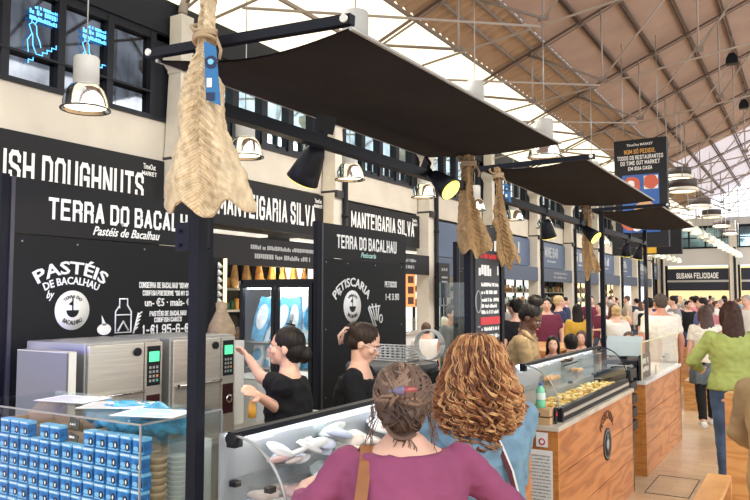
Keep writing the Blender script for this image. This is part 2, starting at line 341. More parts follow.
# roof
def rz_(x): return 6.2+.42*(x+8)
br_ = mat('roof_boards', (.44, .325, .275), .8, var=.10, scale=1.2)
cor = mat('corrugated_roof', (.42, .29, .19), .7, var=.08, scale=3)
strip = mat('translucent_roof_strip', (.9, .88, .75), .7, emit=(1, .93, .68), es=.85, var=.12, scale=3)
m = MB(); Xs = [-6.15, -4.95]; n = 40*5*8
rings = []
for i in range(n+1):
    y = 4+ i*(43/n); dz = .04*math.sin(2*PI*y/.30); rings.append([Vector((x, y, rz_(x)+dz)) for x in Xs])
m.loft(rings, caps=False, closed=False)
struct('ceiling_corrugated', m, cor)
m = MB(); m.prism([(-4.95, rz_(-4.95)+.02), (4, rz_(4)+.02), (4, rz_(4)+.12), (-4.95, rz_(-4.95)+.12)], -1, 33, 'Y'); struct('ceiling', m, br_)
m = MB(); m.prism([(-4.95, rz_(-4.95)+.02), (4, rz_(4)+.02), (4, rz_(4)+.06), (-4.95, rz_(-4.95)+.06)], 33, 46.7, 'Y'); struct('ceiling_far', m, mat('pale_far_roof', (.62, .60, .64), .8, emit=(.82, .82, 1), es=.30))  # far end of the roof, paler and with a weak emission
m = MB(); m.prism([(-8.3, rz_(-8.3)+.02), (-6.15, rz_(-6.15)+.02), (-6.15, rz_(-6.15)+.05), (-8.3, rz_(-8.3)+.05)], -1, 46.7, 'Y')
o = struct('skylight_strip', m, strip)
pg = 'purlins running the length of the roof'
for i, x in enumerate((-7.1, -6.15, -5.62, -5.2, -4.95, -4.15, -3.33, -2.5, -1.67, -.83, 0, .83, 1.7, 2.6)):
    q = MB(); lt = x < -4.9
    if lt: q.bar((x, -1, rz_(x)-.05), (x, 46.6, rz_(x)-.05), .05, .06)
    else:
        for dx in (-.045, .045): q.bar((x+dx, -1, rz_(x)-.04), (x+dx, 46.6, rz_(x)-.04), .035, .07)
    tag(obj('roof_purlin', q, trussm if lt else purm), 'long steel purlin running the length of the boarded roof' if not lt else 'pale purlin running along the corrugated edge of the roof', 'purlin', pg if not lt else 'pale purlins')
# trusses
def truss(y, lab):
    t = thing('roof_truss', lab, 'truss', (0, y, 0), group='roof trusses')
    zt = lambda x: min(5.7+.16*(x+8), 7.3)
    nodes = [-5.2, -3.66, -1.77, .1, 2.0]
    obj('rafter', MB().bar((-8, .0, rz_(-8)-.1), (4, 0, rz_(4)-.1), .03, .05), purm, t)
    obj('rafter_flange', MB().bar((-8, .04, rz_(-8)-.17), (4, .04, rz_(4)-.15), .03, .03), trussm, t)
    obj('tie_rod', MB().tube([(-8, 0, zt(-8)), (3.9, 0, zt(3.9))], .022, 8), trussl, t)
    for x in nodes: obj('hanger', MB().tube([(x, 0, zt(x)), (x, 0, rz_(x)-.12)], .02, 8), trussl, t)
    for a in nodes[1:]:
        b = a+2.05; obj('diagonal_strut', MB().tube([(a, 0, zt(a)), (b, 0, rz_(b)-.12)], .022, 8), trussl, t)
    for a, b in ((-3.66, -5.3), (-5.2, -6.9)):
        obj('diagonal_strut', MB().tube([(a, 0, zt(a)), (b, 0, rz_(b)-.12)], .028, 8), trussm, t)
    for x in nodes: obj('gusset_plate', MB().box(x-.09, x+.09, -.012, .012, zt(x)-.04, zt(x)+.06), trussm, t)
    return t
T0 = truss(COLY[1], 'x')
ordn = ['over the near end of the hall', 'passing just above the first pendant lamps', 'meeting the wall between the cheese shop signs', 'meeting the wall where the blue shop fronts begin', 'above the middle salt cod', 'fifth from the front', 'sixth from the front', 'seventh from the front', 'eighth from the front', 'ninth from the front', 'farthest but one', 'nearest the end wall']
for k, y in enumerate(COLY[1:]):
    o = T0 if k == 0 else dup(T0, (0, y, 0)); o['label'] = 'slender steel roof truss with tie rod, ' + ordn[min(k, 11)]
# diagonal wind braces along the roof
for i, (a, b) in enumerate((((-6.9, 7.7), (-3.7, 11.4)), ((-6.9, 11.6), (-3.7, 15.3)), ((-6.9, 15.6), (-3.7, 19.2)), ((-6.9, 19.5), (-3.7, 23.2)))):
    tag(obj('wind_brace', MB().tube([(a[0], a[1], 5.95), (b[0], b[1], 6.25)], .022, 8), trussl), 'thin diagonal brace crossing under the skylight strip, number %s from the front' % ['one', 'two', 'three', 'four'][i], 'brace', 'wind braces')

for i, (x, y, z, l) in enumerate(((-1.62, 21.2, 8.3, 'upper'), (-1.7, 26.3, 8.25, 'lower'))):
    t = thing('roof_speaker', 'small black loudspeaker hanging under the boarded roof, the %s one at the right edge' % l, 'loudspeaker', (x, y, z))
    obj('cabinet', MB().loft([[Vector((sx*w, sy*w*.8, zz)) for sx, sy in ((-1, -1), (1, -1), (1, 1), (-1, 1))] for w, zz in ((.15, -.30), (.14, -.15), (.07, 0))], sm=False), black, t); obj('hanger', MB().box(-.02, .02, -.02, .02, 0, rz_(x)-z+.02), trussm, t)

# end wall
m = MB(); m.box(-8.3, 12, 46.7, 46.9, 3.6, 4.6).box(-8.3, 12, 46.7, 46.9, 5.9, 6.4)
struct('wall_far', m, mat('end_wall_plaster', (.58, .57, .55), .8))
struct('wall_far_shopfront_back', MB().box(-8.3, 12, 48.6, 48.7, 0, 3.6), mat('glowing_stall_wall', (.8, .7, .4), .7, emit=(1, .8, .4), es=.55))  # the wall's own emission stands in for lit shop interiors
m = MB(); 
for i in range(22): m.box(-8+i*.9-.04, -8+i*.9+.04, 46.66, 46.74, 4.6, 5.9)
m.box(-8.3, 12, 46.66, 46.76, 4.6, 4.7).box(-8.3, 12, 46.66, 46.76, 5.82, 5.95).box(-8.3, 12, 46.66, 46.76, 5.2, 5.26)
w = struct('window_20', m, black); obj('window_glass', MB().box(-8.2, 12, 46.75, 46.78, 4.65, 5.9), mat('far_blue_glass', (.22, .36, .46), .1, .8, var=.4, scale=1.5), w)
m = MB(); xx = [-8+.75*i for i in range(17)]
for x in xx: m.bar((x, 46.7, 6.3), (x, 46.7, rz_(x)), .05)
for z in (7, 7.7, 8.4, 9.1, 9.8, 10.5): m.bar((max(-8, (z-6.2)/.42-8), 46.7, z), (4, 46.7, z), .04)
w = struct('window_21', m, mat('gable_frame', (.5, .5, .52), .5))
m = MB(); m.prism([(-8, 6.3), (4, 6.3), (4, 11.2)], 46.78, 46.8, 'Y'); obj('gable_glass', m, mat('daylit_gable_glass', (.85, .9, .95), .5, emit=(.9, .95, 1), es=1.0), w)

# ------------------------------------------------------------ signs on the left wall and stalls
blue1 = mat('slate_blue_sign', (.075, .115, .20), .5); blue2 = mat('dark_blue_board', (.055, .08, .135), .5); char = mat('charcoal_sign', (.017, .017, .019), .6)
def shop_sign(y0, y1, z0, z1, m, name, title, tw, th, zt, label, ty=None, sub=None, logo=True, lm=None):
    t = thing('shop_sign', label, 'sign', (-7.98, (y0+y1)/2, z0)); t_ = (y0+y1)/2
    obj('board', MB().box(-.02, .06, y0-t_, y1-t_, 0, z1-z0), m, t)
    if title: text(title, (.064, (ty if ty is not None else t_)-t_, zt-z0), tw, th, lm or white, t, bold=.02)
    if sub: text(sub, (.064, (ty or t_)-t_, zt-z0-.12), tw*.6, .06, lm or white, t, name='subtitle', italic=.3)
    if logo: texts([('TimeOut', (.064, y1-t_-.27, z1-z0-.16), .22, .08), ('MARKET', (.064, y1-t_-.27, z1-z0-.25), .26, .06)], white, t, 'logo')
    return t
shop_sign(3.75, 7.22, 2.95, 3.73, char, '', 'CRUSH DOUGHNUTS', 2.50, .38, 3.12, 'charcoal doughnut shop sign with white capitals at the far left of the wall', ty=5.60)
shop_sign(7.85, 11.28, 2.92, 3.70, char, '', 'MANTEIGARIA SILVA', 2.6, .40, 3.08, 'charcoal cheese shop sign partly behind the big hanging cod', ty=9.62)
shop_sign(11.85, 15.15, 2.92, 3.68, char, '', 'MANTEIGARIA SILVA', 2.7, .36, 3.16, 'charcoal cheese shop sign above the second blackboard of the cod kiosk', ty=13.5)
names = ['', '#', 'WINE BAR', '#', '#', '#', '#', '#']
where = ['blank slate blue shop sign left of the middle salt cod', 'slate blue shop sign right behind the middle salt cod', 'slate blue shop sign lettered WINE BAR', 'slate blue shop sign left of the single thin cod', 'slate blue shop sign right behind the thin far cod', 'slate blue shop sign between the far kiosk posts', 'small slate blue sign beside the last kiosk post', 'farthest slate blue sign near the hall corner']
for k in range(8):
    y = COLY[4+k]; t = shop_sign(y+.33, y+3.62, 2.78, 3.66, blue1, '', names[k].strip('#'), 1.5, .36, 3.15, where[k], logo=False, lm=mat('pale_sign_letters', (.5, .53, .55), .6))
    if names[k]: scribble(([((.064, 0, .37), 1.4, .36)] if names[k] == '#' else [])+[((.064, 0, .2), 1.0, .07)], t, MATS['pale_sign_letters'], seed=k)
lowt = [(1, 1), (1, 1), (1, 0), ('', ''), (1, 1), ('', ''), ('', ''), ('', ''), ('', ''), ('', '')]
loww = ['below the cheese shop sign beside the big cod', 'below the second cheese shop sign', 'left of the upright menu board', 'right of the upright menu board', 'under the WINE BAR sign', 'left of the thin far cod', 'behind the thin far cod', 'between the far kiosk posts', 'near the last kiosk post', 'nearest the hall corner']
for k in range(9):
    y = COLY[2+k]; t = thing('fascia_board', 'dark blue-grey fascia board ' + loww[k], 'board', (-7.7, y+1.97, 2.28))
    obj('board', MB().box(-.03, .03, -1.72, 1.72, 0, .45), char if k < 2 else blue2, t)
    if lowt[k][0]: scribble([((.034, .2, .27), 1.7, .07)] + ([((.034, .2, .12), 1.5, .08)] if lowt[k][1] else []), t, greyl, seed=k)
# a far sign band on the end wall
def end_sign(x0, x1, title, tw, lab, sub=None):
    t = thing('shop_sign', lab, 'sign', ((x0+x1)/2, 46.6, 2.1)); w = (x1-x0)/2
    obj('board', MB().box(-w, w, -.05, .05, 0, 1.3), mat('end_sign_board', (.025, .028, .04), .5), t)
    obj('stripe', MB().box(-w, w, -.06, -.05, .50, .62), greysteel, t)
    text(title, (0, -.07, .72), tw, .33, white, t, face='-Y', bold=.02)
    if sub: text(sub, (0, -.07, .50), tw*.35, .12, white, t, face='-Y', name='subtitle')
end_sign(-7.45, -4.1, 'SUSANA FELICIDADE', 2.3, 'black shop sign lettered SUSANA FELICIDADE on the end wall', None)

end_sign(-3.45, -.2, 'MIGUEL', 1.5, 'black shop sign at the right edge on the end wall')
for i, x in enumerate((-7.75, -3.8, .15)):
    t = thing('column', 'pale column on the end wall ' + ('left of the black sign', 'between the two black signs', 'beyond the right frame edge')[i], 'column', (x, 46.3, 0))
    obj('shaft', MB().box(-.2, .2, -.15, .15, 0, 6), colm, t); obj('pipe', MB().tube([(.08, -.22, 0), (.08, -.22, 4.6)], .07), black, t)
struct('wall_far_piers', MB().box(-4.1, -3.5, 46.7, 46.9, 0, 3.6).box(-8.3, -7.45, 46.7, 46.9, 0, 3.6), black)

# stall interiors: counter, shelves, back panels whose emission stands in for stall lighting
warm = mat('warm_glow_panel', (.9, .75, .5), .6, emit=(1, .74, .4), es=1.0); coolw = mat('white_glow_panel', (.85, .85, .82), .6, emit=(1, .97, .9), es=.6)
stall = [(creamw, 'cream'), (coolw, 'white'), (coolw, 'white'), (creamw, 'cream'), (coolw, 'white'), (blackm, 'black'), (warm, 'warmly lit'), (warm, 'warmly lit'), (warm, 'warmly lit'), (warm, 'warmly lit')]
sw = ['beside the nearest column', 'under the second cheese shop sign', 'behind the upright menu board', 'behind the dark-haired man in black', 'under the WINE BAR sign', 'left of the far thin cod', 'behind the far thin cod', 'between the far posts', 'by the last post', 'in the hall corner']
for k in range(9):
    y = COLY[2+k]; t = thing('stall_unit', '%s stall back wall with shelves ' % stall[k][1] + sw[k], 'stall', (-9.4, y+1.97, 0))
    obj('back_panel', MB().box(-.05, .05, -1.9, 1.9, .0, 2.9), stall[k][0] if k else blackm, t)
    obj('shelf', MB().box(.05, .3, -1.7, 1.7, 1.5, 1.54).box(.05, .3, -1.7, 1.7, 1.9, 1.94), greysteel, t)
    fr = MB()
    for yy in (-1.85, -.9, .1, 1.0, 1.85): fr.box(.05, .1, yy-.04, yy+.04, 0, 2.9)
    obj('door_frame', fr, blackm, t)
    q = MB(); rr = random.Random(k)
    for i in range(26):
        yy = -1.6+i*.125; hgt = rr.uniform(.1, .28); q.tube([(.17, yy, 1.54), (.17, yy, 1.54+hgt)], .04, 8, mi=rr.randrange(3)); q.tube([(.17, yy, 1.94), (.17, yy, 1.94+rr.uniform(.1, .26))], .04, 8, mi=rr.randrange(3))
    tag(obj('shelf_goods', q, [whitep, mat('amber_jar', (.5, .25, .06), .3), mat('green_bottle_glass', (.03, .1, .05), .2)], loc=(-9.4, y+1.97, 0)), 'row of jars and bottles on the shelves ' + sw[k], 'goods', kind='stuff')
    cu = thing('stall_counter', 'low glass-fronted shop counter ' + sw[k], 'counter', (-8.1, y+1.97, 0))
    obj('base', MB().box(-.3, .25, -1.7, 1.7, 0, .9), whitep if k in (1, 2, 4) else blackm, cu); obj('worktop', MB().box(-.34, .3, -1.72, 1.72, .9, .94), steel, cu)
    obj('display_glass', MB().box(.2, .21, -1.6, 1.6, .94, 1.3), G, cu)
    fx = thing('ceiling_light', 'long stall ceiling light ' + sw[k], 'light', (-9.2, y+1.97, 2.94)); obj('diffuser', MB().box(-.1, .1, -1.5, 1.5, 0, .05), mat('tube_light', (1, 1, 1), .5, emit=(1, .93, .8), es=.5), fx)
# wood-cased side display with three hatch squares, dark screen beside the column
t = thing('wall_display', 'narrow orange lightbox with three dark squares by the second cheese stall', 'display', (-7.75, 14.25, 1.55))
obj('case', MB().box(0, .06, -.22, .22, 0, .75), mat('orange_lightbox', (.75, .25, .08), .5, emit=(1, .35, .1), es=.5), t)
q = MB()
for i in range(3): q.box(.06, .07, -.13, .13, .06+i*.235, .22+i*.235)
obj('square', q, mat('dark_square', (.08, .03, .02), .5), t)
t = thing('menu_screen', 'dark upright screen hanging beside a wall column', 'screen', (-7.3, 15.1, 1.75)); obj('casing', MB().box(-.04, .04, -.28, .28, 0, .8), black, t); scribble([((.045, 0, .62), .3, .07), ((.045, 0, .45), .3, .04), ((.045, 0, .35), .3, .04)], t, greyl)
# hams and bottles inside the cheese stall
hamm = mat('cured_ham', (.62, .36, .12), .4, var=.35, scale=12)
hp = MB(); hp.lathe([(.005, 0), (.018, -.03), (.03, -.1), (.055, -.22), (.068, -.34), (.055, -.44), (.01, -.5)], n=12)
ham = tag(obj('cured_ham', hp, hamm, loc=(-8.3, 9.15, 2.42)), 'golden cured ham hanging in the row above the glass fridge', 'ham', 'cured hams hanging in the cheese stall')
for i in range(1, 12): dup(ham, (-8.3+(.10 if i % 2 else 0), 9.15+i*.165, 2.42-.03*(i % 3)), rz=i)
sh = MB(); sh.box(-8.32, -8.28, 9.0, 11.0, 2.42, 2.46); tag(obj('ham_rail', sh, steel), 'steel rail from which the hams hang', 'rail')
hl = bpy.data.lights.new('ham_fill', 'POINT'); hl.energy = 45; hl.color = (1, .75, .4); ho = bpy.data.objects.new('ham_fill', hl); C.objects.link(ho); ho.location = (-7.95, 10.0, 1.9)  # unseen warm point light added to brighten the hams
# ------------------------------------------------------------ pendant lamps
def pendant_mesh():
    t = thing('pendant_lamp', 'x', 'lamp')
    obj('reflector', MB().lathe([(.13, .27), (.16, .26), (.20, .20), (.235, .10), (.25, .02), (.255, 0), (.245, 0), (.23, .09), (.19, .19), (.13, .25)], n=32), chrome, t)
    obj('rim', MB().lathe([(.255, .012), (.265, .006), (.262, -.006), (.25, -.004), (.255, .012)], n=32), black, t)
    obj('housing', MB().lathe([(0, .58), (.125, .58), (.135, .565), (.135, .28), (.12, .27), (0, .27)], n=28), mat('grey_lamp_housing', (.46, .45, .42), .5), t)
    obj('bulb', MB().lathe([(0, .06), (.10, .05), (.22, .035)], n=24), bulb, t)
    obj('cord', MB().tube([(0, 0, .58), (0, 0, 2.4)], .008, 6), greysteel, t)
    return t
P0 = pendant_mesh()
pl = [(-6.7, 4.98, 3.82), (-6.7, 7.57, 3.73), (-6.7, 10.24, 3.78), (-6.7, 13.0, 3.80), (-6.7, 15.6, 3.80), (-6.7, 18.2, 3.8), (-6.7, 20.8, 3.8)]
pn_ = ['hanging before the upstairs windows at the far left', 'hanging just right of the big cod', 'hanging behind the first spotlight', 'hanging left of the yellow spotlight', 'half hidden behind the first middle cod', 'hanging behind the middle pair of cod', 'hanging beyond the middle pair of cod']
for k, p in enumerate(pl):
    o = P0 if k == 0 else dup(P0); o.location = p; o['label'] = 'dome pendant lamp of polished metal ' + pn_[k]; o['group'] = 'pendant lamps'
pl = [((-3.82, 5.93, 4.05), 'its grey housing showing over the near corner of the first awning'), ((-4.22, 9.87, 4.42), 'its grey housing showing over the middle of the first awning edge'), ((-3.45, 10.75, 3.93), 'right above the second awning, with glowing ring'), ((-3.83, 15.06, 4.0), 'its housing showing over the edge of the second awning')]
for p, l in pl: o = dup(P0, p); o['label'] = 'pendant lamp ' + l; o['group'] = 'pendant lamps'
# big drum lamps down the nave
def drum():
    t = thing('drum_lamp', 'x', 'lamp')
    obj('drum', MB().lathe([(0, .3), (.40, .3), (.42, .28), (.42, .1), (.36, .08)], n=28), mat('dark_drum', (.06, .045, .04), .6), t)
    obj('reflector_ring', MB().lathe([(.36, .08), (.44, .05), (.47, -.04), (.40, -.06)], n=28), mat('cream_ring', (.75, .70, .60), .4), t)
    obj('bulb', MB().lathe([(0, -.02), (.38, -.03)], n=24), bulb, t); obj('cord', MB().tube([(0, 0, .3), (0, 0, 3)], .01, 6), greysteel, t)
    return t
Dm = drum(); Dm.scale = (.8, .8, .8)
for k, (p, l) in enumerate((((-2.95, 20.5, 4.95), 'half behind the hanging banner'), ((-2.62, 18.9, 4.38), 'second from the banner, largest'), ((-2.9, 24.2, 4.55), 'third from the banner'), ((-3.05, 28.9, 4.7), 'fourth from the banner'), ((-3.3, 35.0, 4.85), 'fifth from the banner'), ((-3.7, 43.5, 5.15), 'farthest of the row'))):
    o = Dm if k == 0 else dup(Dm); o.location = p; o['label'] = 'dark drum lamp with cream ring over the nave, ' + l; o['group'] = 'drum lamps over the nave'
# small glass pendants in two receding strings
sp = thing('glass_pendant', 'small clear glass pendant lamp in the long receding rows near the end wall', 'lamp', group='small glass pendants')
obj('shade', MB().lathe([(.03, .28), (.08, .25), (.17, .1), (.19, 0)], n=14), mat('pale_glass_shade', (.72, .74, .62), .25, .3), sp); obj('bulb', MB().ell((0, 0, .06), (.07, .07, .07), seg=8), bulb, sp); obj('cord', MB().tube([(0, 0, .28), (0, 0, 2)], .008, 5), greysteel, sp)
first = True
for i in range(12):
    for (x, z) in ((-3.1, 3.75), (-6.0, 3.55)):
        p = (x, 23.4+i*1.6, z)
        if first: sp.location = p; first = False
        else: dup(sp, p)

# ------------------------------------------------------------ hanging banner
t = thing('hanging_banner', 'tall dark hanging banner advertising food delivery with a picture of dishes', 'banner', (-3.41, 18, 2.95))
obj('panel', MB().box(-.60, .60, -.11, .11, 0, 2.6), mat('banner_dark', (.022, .024, .028), .5), t)
obj('cord', MB().tube([(-.4, 0, 2.6), (-.4, 0, 5.1)], .01).tube([(.4, 0, 2.6), (.4, 0, 5.1)], .01), greysteel, t)
texts([('TimeOut MARKET', (0, -.12, 2.44), .6, .06)], white, t, 'logo', face='-Y')
texts([('NUM SÓ PEDIDO,', (0, -.12, 2.25), .72, .11)], mat('gold_letters', (.75, .42, .12), .6), t, face='-Y', bold=.02)
texts([('TODOS OS RESTAURANTES', (0, -.12, 2.11), 1.05, .1), ('DO TIME OUT MARKET', (0, -.12, 1.98), .9, .1), ('EM SUA CASA', (0, -.12, 1.85), .55, .09)], white, t, face='-Y', bold=.02)
ph = MB().box(-.42, .42, -.125, -.11, .35, 1.74); obj('picture', ph, mat('picture_blue', (.02, .12, .45), .4), t)
q = MB(); ch = math.cos
def disc(q, x, z, r, mi, y=-.13, n=16): q.loft([[Vector((x+r*math.cos(a)*(1+.12*math.sin(5*a+x*9)), yy, z+r*math.sin(a))) for a in (2*PI*i/n for i in range(n))] for yy in (y, y+.008)], mi, sm=False)
disc(q, -.2, 1.5, .2, 0); disc(q, -.22, 1.52, .09, 1, -.138); disc(q, .24, 1.55, .17, 0, -.138); q.box(.08, .4, -.133, -.125, 1.38, 1.7, 1); disc(q, .1, .85, .26, 2); disc(q, -.25, .6, .2, 0); disc(q, .3, .6, .18, 2, -.135); disc(q, -.1, .5, .12, 1, -.138)
obj('picture_dishes', q, [mat('dish_red', (.65, .13, .07), .5), white, mat('dish_tan', (.7, .42, .22), .5)], t)
t = thing('hanging_banner', 'lower dark board with curved white line and yellow squares behind the third awning', 'banner', (-3.6, 19.5, 2.85))
obj('panel', MB().box(-.85, .85, -.08, .08, .0, .62), mat('banner_dark', (.022, .024, .028), .5), t)
arc = MB().tube([(.5*math.cos(a), -.09, .42+.12*math.sin(a)) for a in [PI+PI*i/12 for i in range(13)]], .02, 6); obj('curved_line', arc, white, t)
q = MB().box(-.25, -.03, -.095, -.08, .03, .22).box(.03, .25, -.095, -.08, .03, .22); obj('square', q, mat('yellow_square', (.85, .5, .05), .5), t)

# ------------------------------------------------------------ kiosks
K = [(1.85, 4.2), (4.73, 7.05), (7.62, 9.9)]
kn = ['nearest', 'middle', 'far']
def spot_lamp():
    t = thing('spotlight', 'x', 'spotlight'); 
    obj('bracket', MB().box(-.05, .05, -.012, .012, -.03, .05).box(-.015, .015, -.015, .015, -.1, -.02), black, t)
    M = Matrix.Translation((0, .02, -.1)) @ Matrix.Rotation(R(18), 4, 'X')
    obj('lamp_head', MB().lathe([(0, .01), (.035, .008), (.05, -.03), (.062, -.09), (.078, -.17), (.072, -.17), (.055, -.09)], n=20, M=M), black, t)
    obj('bulb', MB().lathe([(0, -.168), (.066, -.172), (.072, -.175)], n=20, M=M), bulby, t)
    ld = bpy.data.lights.new('spot_glow', 'SPOT'); ld.energy = 26; ld.color = (1, .86, .6); ld.spot_size = R(120); ld.shadow_soft_size = .05; lo = bpy.data.objects.new('spot_glow', ld); C.objects.link(lo); lo.parent = t; lo.matrix_local = M @ Mx_((0, 0, -.19))
    return t
Mx_ = Matrix.Translation
SP = spot_lamp(); spn = 0
for k, (a, b) in enumerate(K):
    f = thing('kiosk_stand', 'black steel post frame of the %s kiosk holding its awning' % kn[k], 'frame', (0, 0, 0))
    for y in (a, b):
        for x in (-1.85,): obj('post', MB().box(x-.022, x+.022, y-.022, y+.022, .0, 2.66), navyblk, f)
    obj('rail', MB().box(-1.875, -1.825, a+.025, b-.025, 2.46, 2.51), black, f)
    for y in (a-.05,): obj('cross_beam', MB().bar((-2.07, y, 2.69), (-1.17, y, 2.64 if k == 0 else 2.70), .03, .032), navyblk, f)
    obj('cross_beam', MB().bar((-2.05, b-.02, 2.75), (-1.40, b-.02, 2.75), .03, .03), navyblk, f)
    for y in (a-.05,):
        for x, z in ((-2.05, 2.69), (-1.19, 2.642 if k == 0 else 2.70)): obj('bolt', MB().tube([(x, y-.022, z), (x, y+.022, z)], .013, 10), steel, f)
    if k == 0:
        obj('bracket_plate', MB().box(-1.945, -1.875, a-.02, a-.012, 1.96, 2.06).tube([(-1.92, a-.03, 2.03), (-1.92, a-.01, 2.03)], .006, 8).tube([(-1.92, a-.03, 1.98), (-1.92, a-.01, 1.98)], .006, 8), mat('navy_plate', (.007, .008, .022), .5), f)
    # fabric
    z0 = 2.66; cn = [((-1.18, 2.61), (-2.02, 2.655), (-1.27, 2.712), (-2.16, 2.72)), ((-1.24, 2.695), (-1.99, 2.695), (-1.24, 2.69), (-2.08, 2.70)), ((-1.27, 2.70), (-1.95, 2.68), (-1.25, 2.67), (-2.0, 2.69))][k]; aw = thing('awning', 'dark stretched fabric awning over the %s kiosk' % kn[k], 'awning', (0, 0, z0))
    rings = []
    for i in range(25):
        u = i/24; y = a-.05+(b-a+.1)*u; r = []
        for j in range(13):
            v = j/12; (xa, za), (xb, zb), (xc, zc), (xd, zd) = cn; xo = xa+(xc-xa)*u; zo = za+(zc-za)*u; xi = xb+(xd-xb)*u; zi = zb+(zd-zb)*u
            x = xi+(xo-xi)*v; z = zi+(zo-zi)*v-z0-.030*math.sin(PI*v)*(1-.5*math.sin(PI*u))
            r.append((x, y+.04*math.sin(PI*v)*(1-2*u), z))
        rings.append(r)
    m = MB(); m.loft([[Vector(p) for p in r] for r in rings], caps=False, closed=False); m.loft([[Vector((p[0], p[1], p[2]+.006)) for p in r] for r in rings], caps=False, closed=False)
    obj('fabric', m, awnm, aw)
    obj('edge_cable', MB().tube([Vector(r[-1])+Vector((.004, 0, .004)) for r in rings], .007, 6), greysteel, aw)
    obj('edge_cable', MB().tube([Vector(r[0])+Vector((-.004, 0, .004)) for r in rings], .007, 6), greysteel, aw)
for k, (y, rz, l) in enumerate(((2.62, 78, 'nearest on the rail, seen from its dark side'), (3.62, -35, 'glowing yellow on the near rail, left of the middle cod'), (5.74, -40, 'first on the middle kiosk rail'), (6.74, -35, 'glowing yellow beside the thin far cod'), (8.85, 0, 'first on the far kiosk rail'), (9.65, 20, 'last on the far kiosk rail'))):
    o = SP if k == 0 else dup(SP); o.location = (-1.85, y, (2.56, 2.53, 2.50, 2.48, 2.50, 2.50)[k]); o.rotation_euler = (R(18) if k == 0 else 0, R(-48) if k in (1, 3) else (0 if k == 0 else R(10)), R(rz)); o['label'] = 'black cone spotlight ' + l; o['group'] = 'rail spotlights'
    o.scale = (1.0 if k == 0 else .85,)*3

# blackboard panels behind each kiosk
def board(y0, lab):
    t = thing('blackboard', lab, 'panel', (-3.7, y0, 0))
    obj('panel', MB().box(-.03, 0, 0, 1.49, .5, 2.135), panelm, t); obj('header', MB().box(-.03, .004, 0, 1.49, 2.142, 2.45), headm, t)
    fr = MB().box(-.05, .006, -.022, 0, 0, 2.45); obj('side_trim', fr, mat('trim_dark_grey', (.05, .05, .06), .5), t); obj('side_post', MB().box(-.05, 0, -.075, -.03, 0, 2.46), navyblk, t); obj('side_post', MB().box(-.05, 0, 1.49, 1.53, 0, 2.45), navyblk, t)
    sc = MB()
    for z in (.9, 1.5, 2.1):
        for y in (.05, .4, .9, 1.43): sc.tube([(.0, y, z), (.004, y, z)], .005, 8)
    obj('screws', sc, greysteel, t); return t
def logo_disc(t, y, z, r):
    q = MB().lathe([(0, .004), (r, .004), (r, .002)], n=40, M=Matrix.Translation((.0, y, z)) @ Matrix.Rotation(R(90), 4, 'Y')); d = obj('logo_disc', q, white, t)
    h = MB(); h.prism([(y+math.cos(a)*r*.36, z+math.sin(a)*r*.36+.0) for a in [PI+PI*i/14 for i in range(15)]], .005, .007, 'X'); h.box(.005, .007, y-.004, y+.004, z-r*.35, z+r*.7); 
    h.prism([(y, z+r*.5), (y-r*.25, z+r*.3), (y, z+r*.22)], .005, .007, 'X'); obj('bowl_mark', h, black, d)
    texts([('TERRA DO', (.006, y, z+r*.62), r*1.0, r*.16)], black, d, curve=r*.62); e = texts([('BACALHAU', (.006, y, z-r*.74), r*1.25, r*.22)], black, d, curve=-r*1.1)
t = board(2.32, 'large blackboard panel lettered TERRA DO BACALHAU with PASTÉIS logo behind the ovens'); Y0 = 2.32
text('TERRA DO BACALHAU', (.007, 3.13-Y0, 2.235), 1.22, .125, white, t, bold=.03)
text('Pastéis de Bacalhau', (.007, 3.08-Y0, 2.165), .52, .055, white, t, name='subtitle', italic=.4)
texts([('PASTÉIS', (.003, 2.69-Y0, 1.925), .46, .095)], white, t, bold=.02, curve=.42)
texts([('DE BACALHAU', (.003, 2.69-Y0, 1.865), .36, .045)], white, t, bold=.02, curve=.42)
text('by', (.003, 2.55-Y0, 1.77), .05, .06, white, t, name='script', italic=.4); logo_disc(t, 2.695-Y0, 1.715, .115)
bo = MB(); by = 3.06-Y0; bo.tube([(.004, by+a, z) for a, z in ((-.03, 1.72), (-.03, 1.74), (-.06, 1.70), (-.06, 1.57), (.06, 1.57), (.06, 1.70), (.03, 1.74), (.03, 1.78), (-.03, 1.78), (-.03, 1.74))], .005, 6)
bo.tube([(.004, by-.06, 1.68), (.004, by+.06, 1.68)], .004, 6); bo.tube([(.004, by-.04, 1.58), (.004, by, 1.64), (.004, by+.04, 1.58)], .006, 6); obj('bottle_drawing', bo, white, t)
ga = MB(); ga.prism([(2.92-Y0+.05*math.cos(a), 1.595+.035*math.sin(a)) for a in [2*PI*i/18 for i in range(18)]], .001, .004); ga.prism([(2.905-Y0, 1.62), (2.935-Y0, 1.62), (2.90-Y0, 1.68)], .001, .004); obj('garlic_drawing', ga, white, t)
hb = MB().tube([(.004, 3.14-Y0, 1.56), (.004, 3.18-Y0, 1.69)], .006, 6)
for i in range(5): hb.tube([(.004, 3.145-Y0+.008*i, 1.58+.024*i), (.004, 3.175-Y0+.008*i, 1.60+.024*i)], .005, 5)
obj('herb_drawing', hb, white, t)
texts([('CONSERVA DE BACALHAU "DO MY COD"', (.003, 3.43-Y0, 1.85), .50, .038), ('CODFISH PRESERVE "DO MY COD"', (.003, 3.43-Y0, 1.80), .44, .034), ('un- €5 · mais- €', (.003, 3.43-Y0, 1.73), .40, .055), ('PASTÉIS DE BACALHAU', (.003, 3.43-Y0, 1.665), .32, .034), ('CODFISH CAKES', (.003, 3.43-Y0, 1.625), .24, .032), ('1-€1.95-6-€10', (.003, 3.45-Y0, 1.545), .48, .065)], white, t, bold=.015)
t = board(5.22, 'second blackboard panel with PETISCARIA logo behind the worker with glasses'); Y0 = 5.22
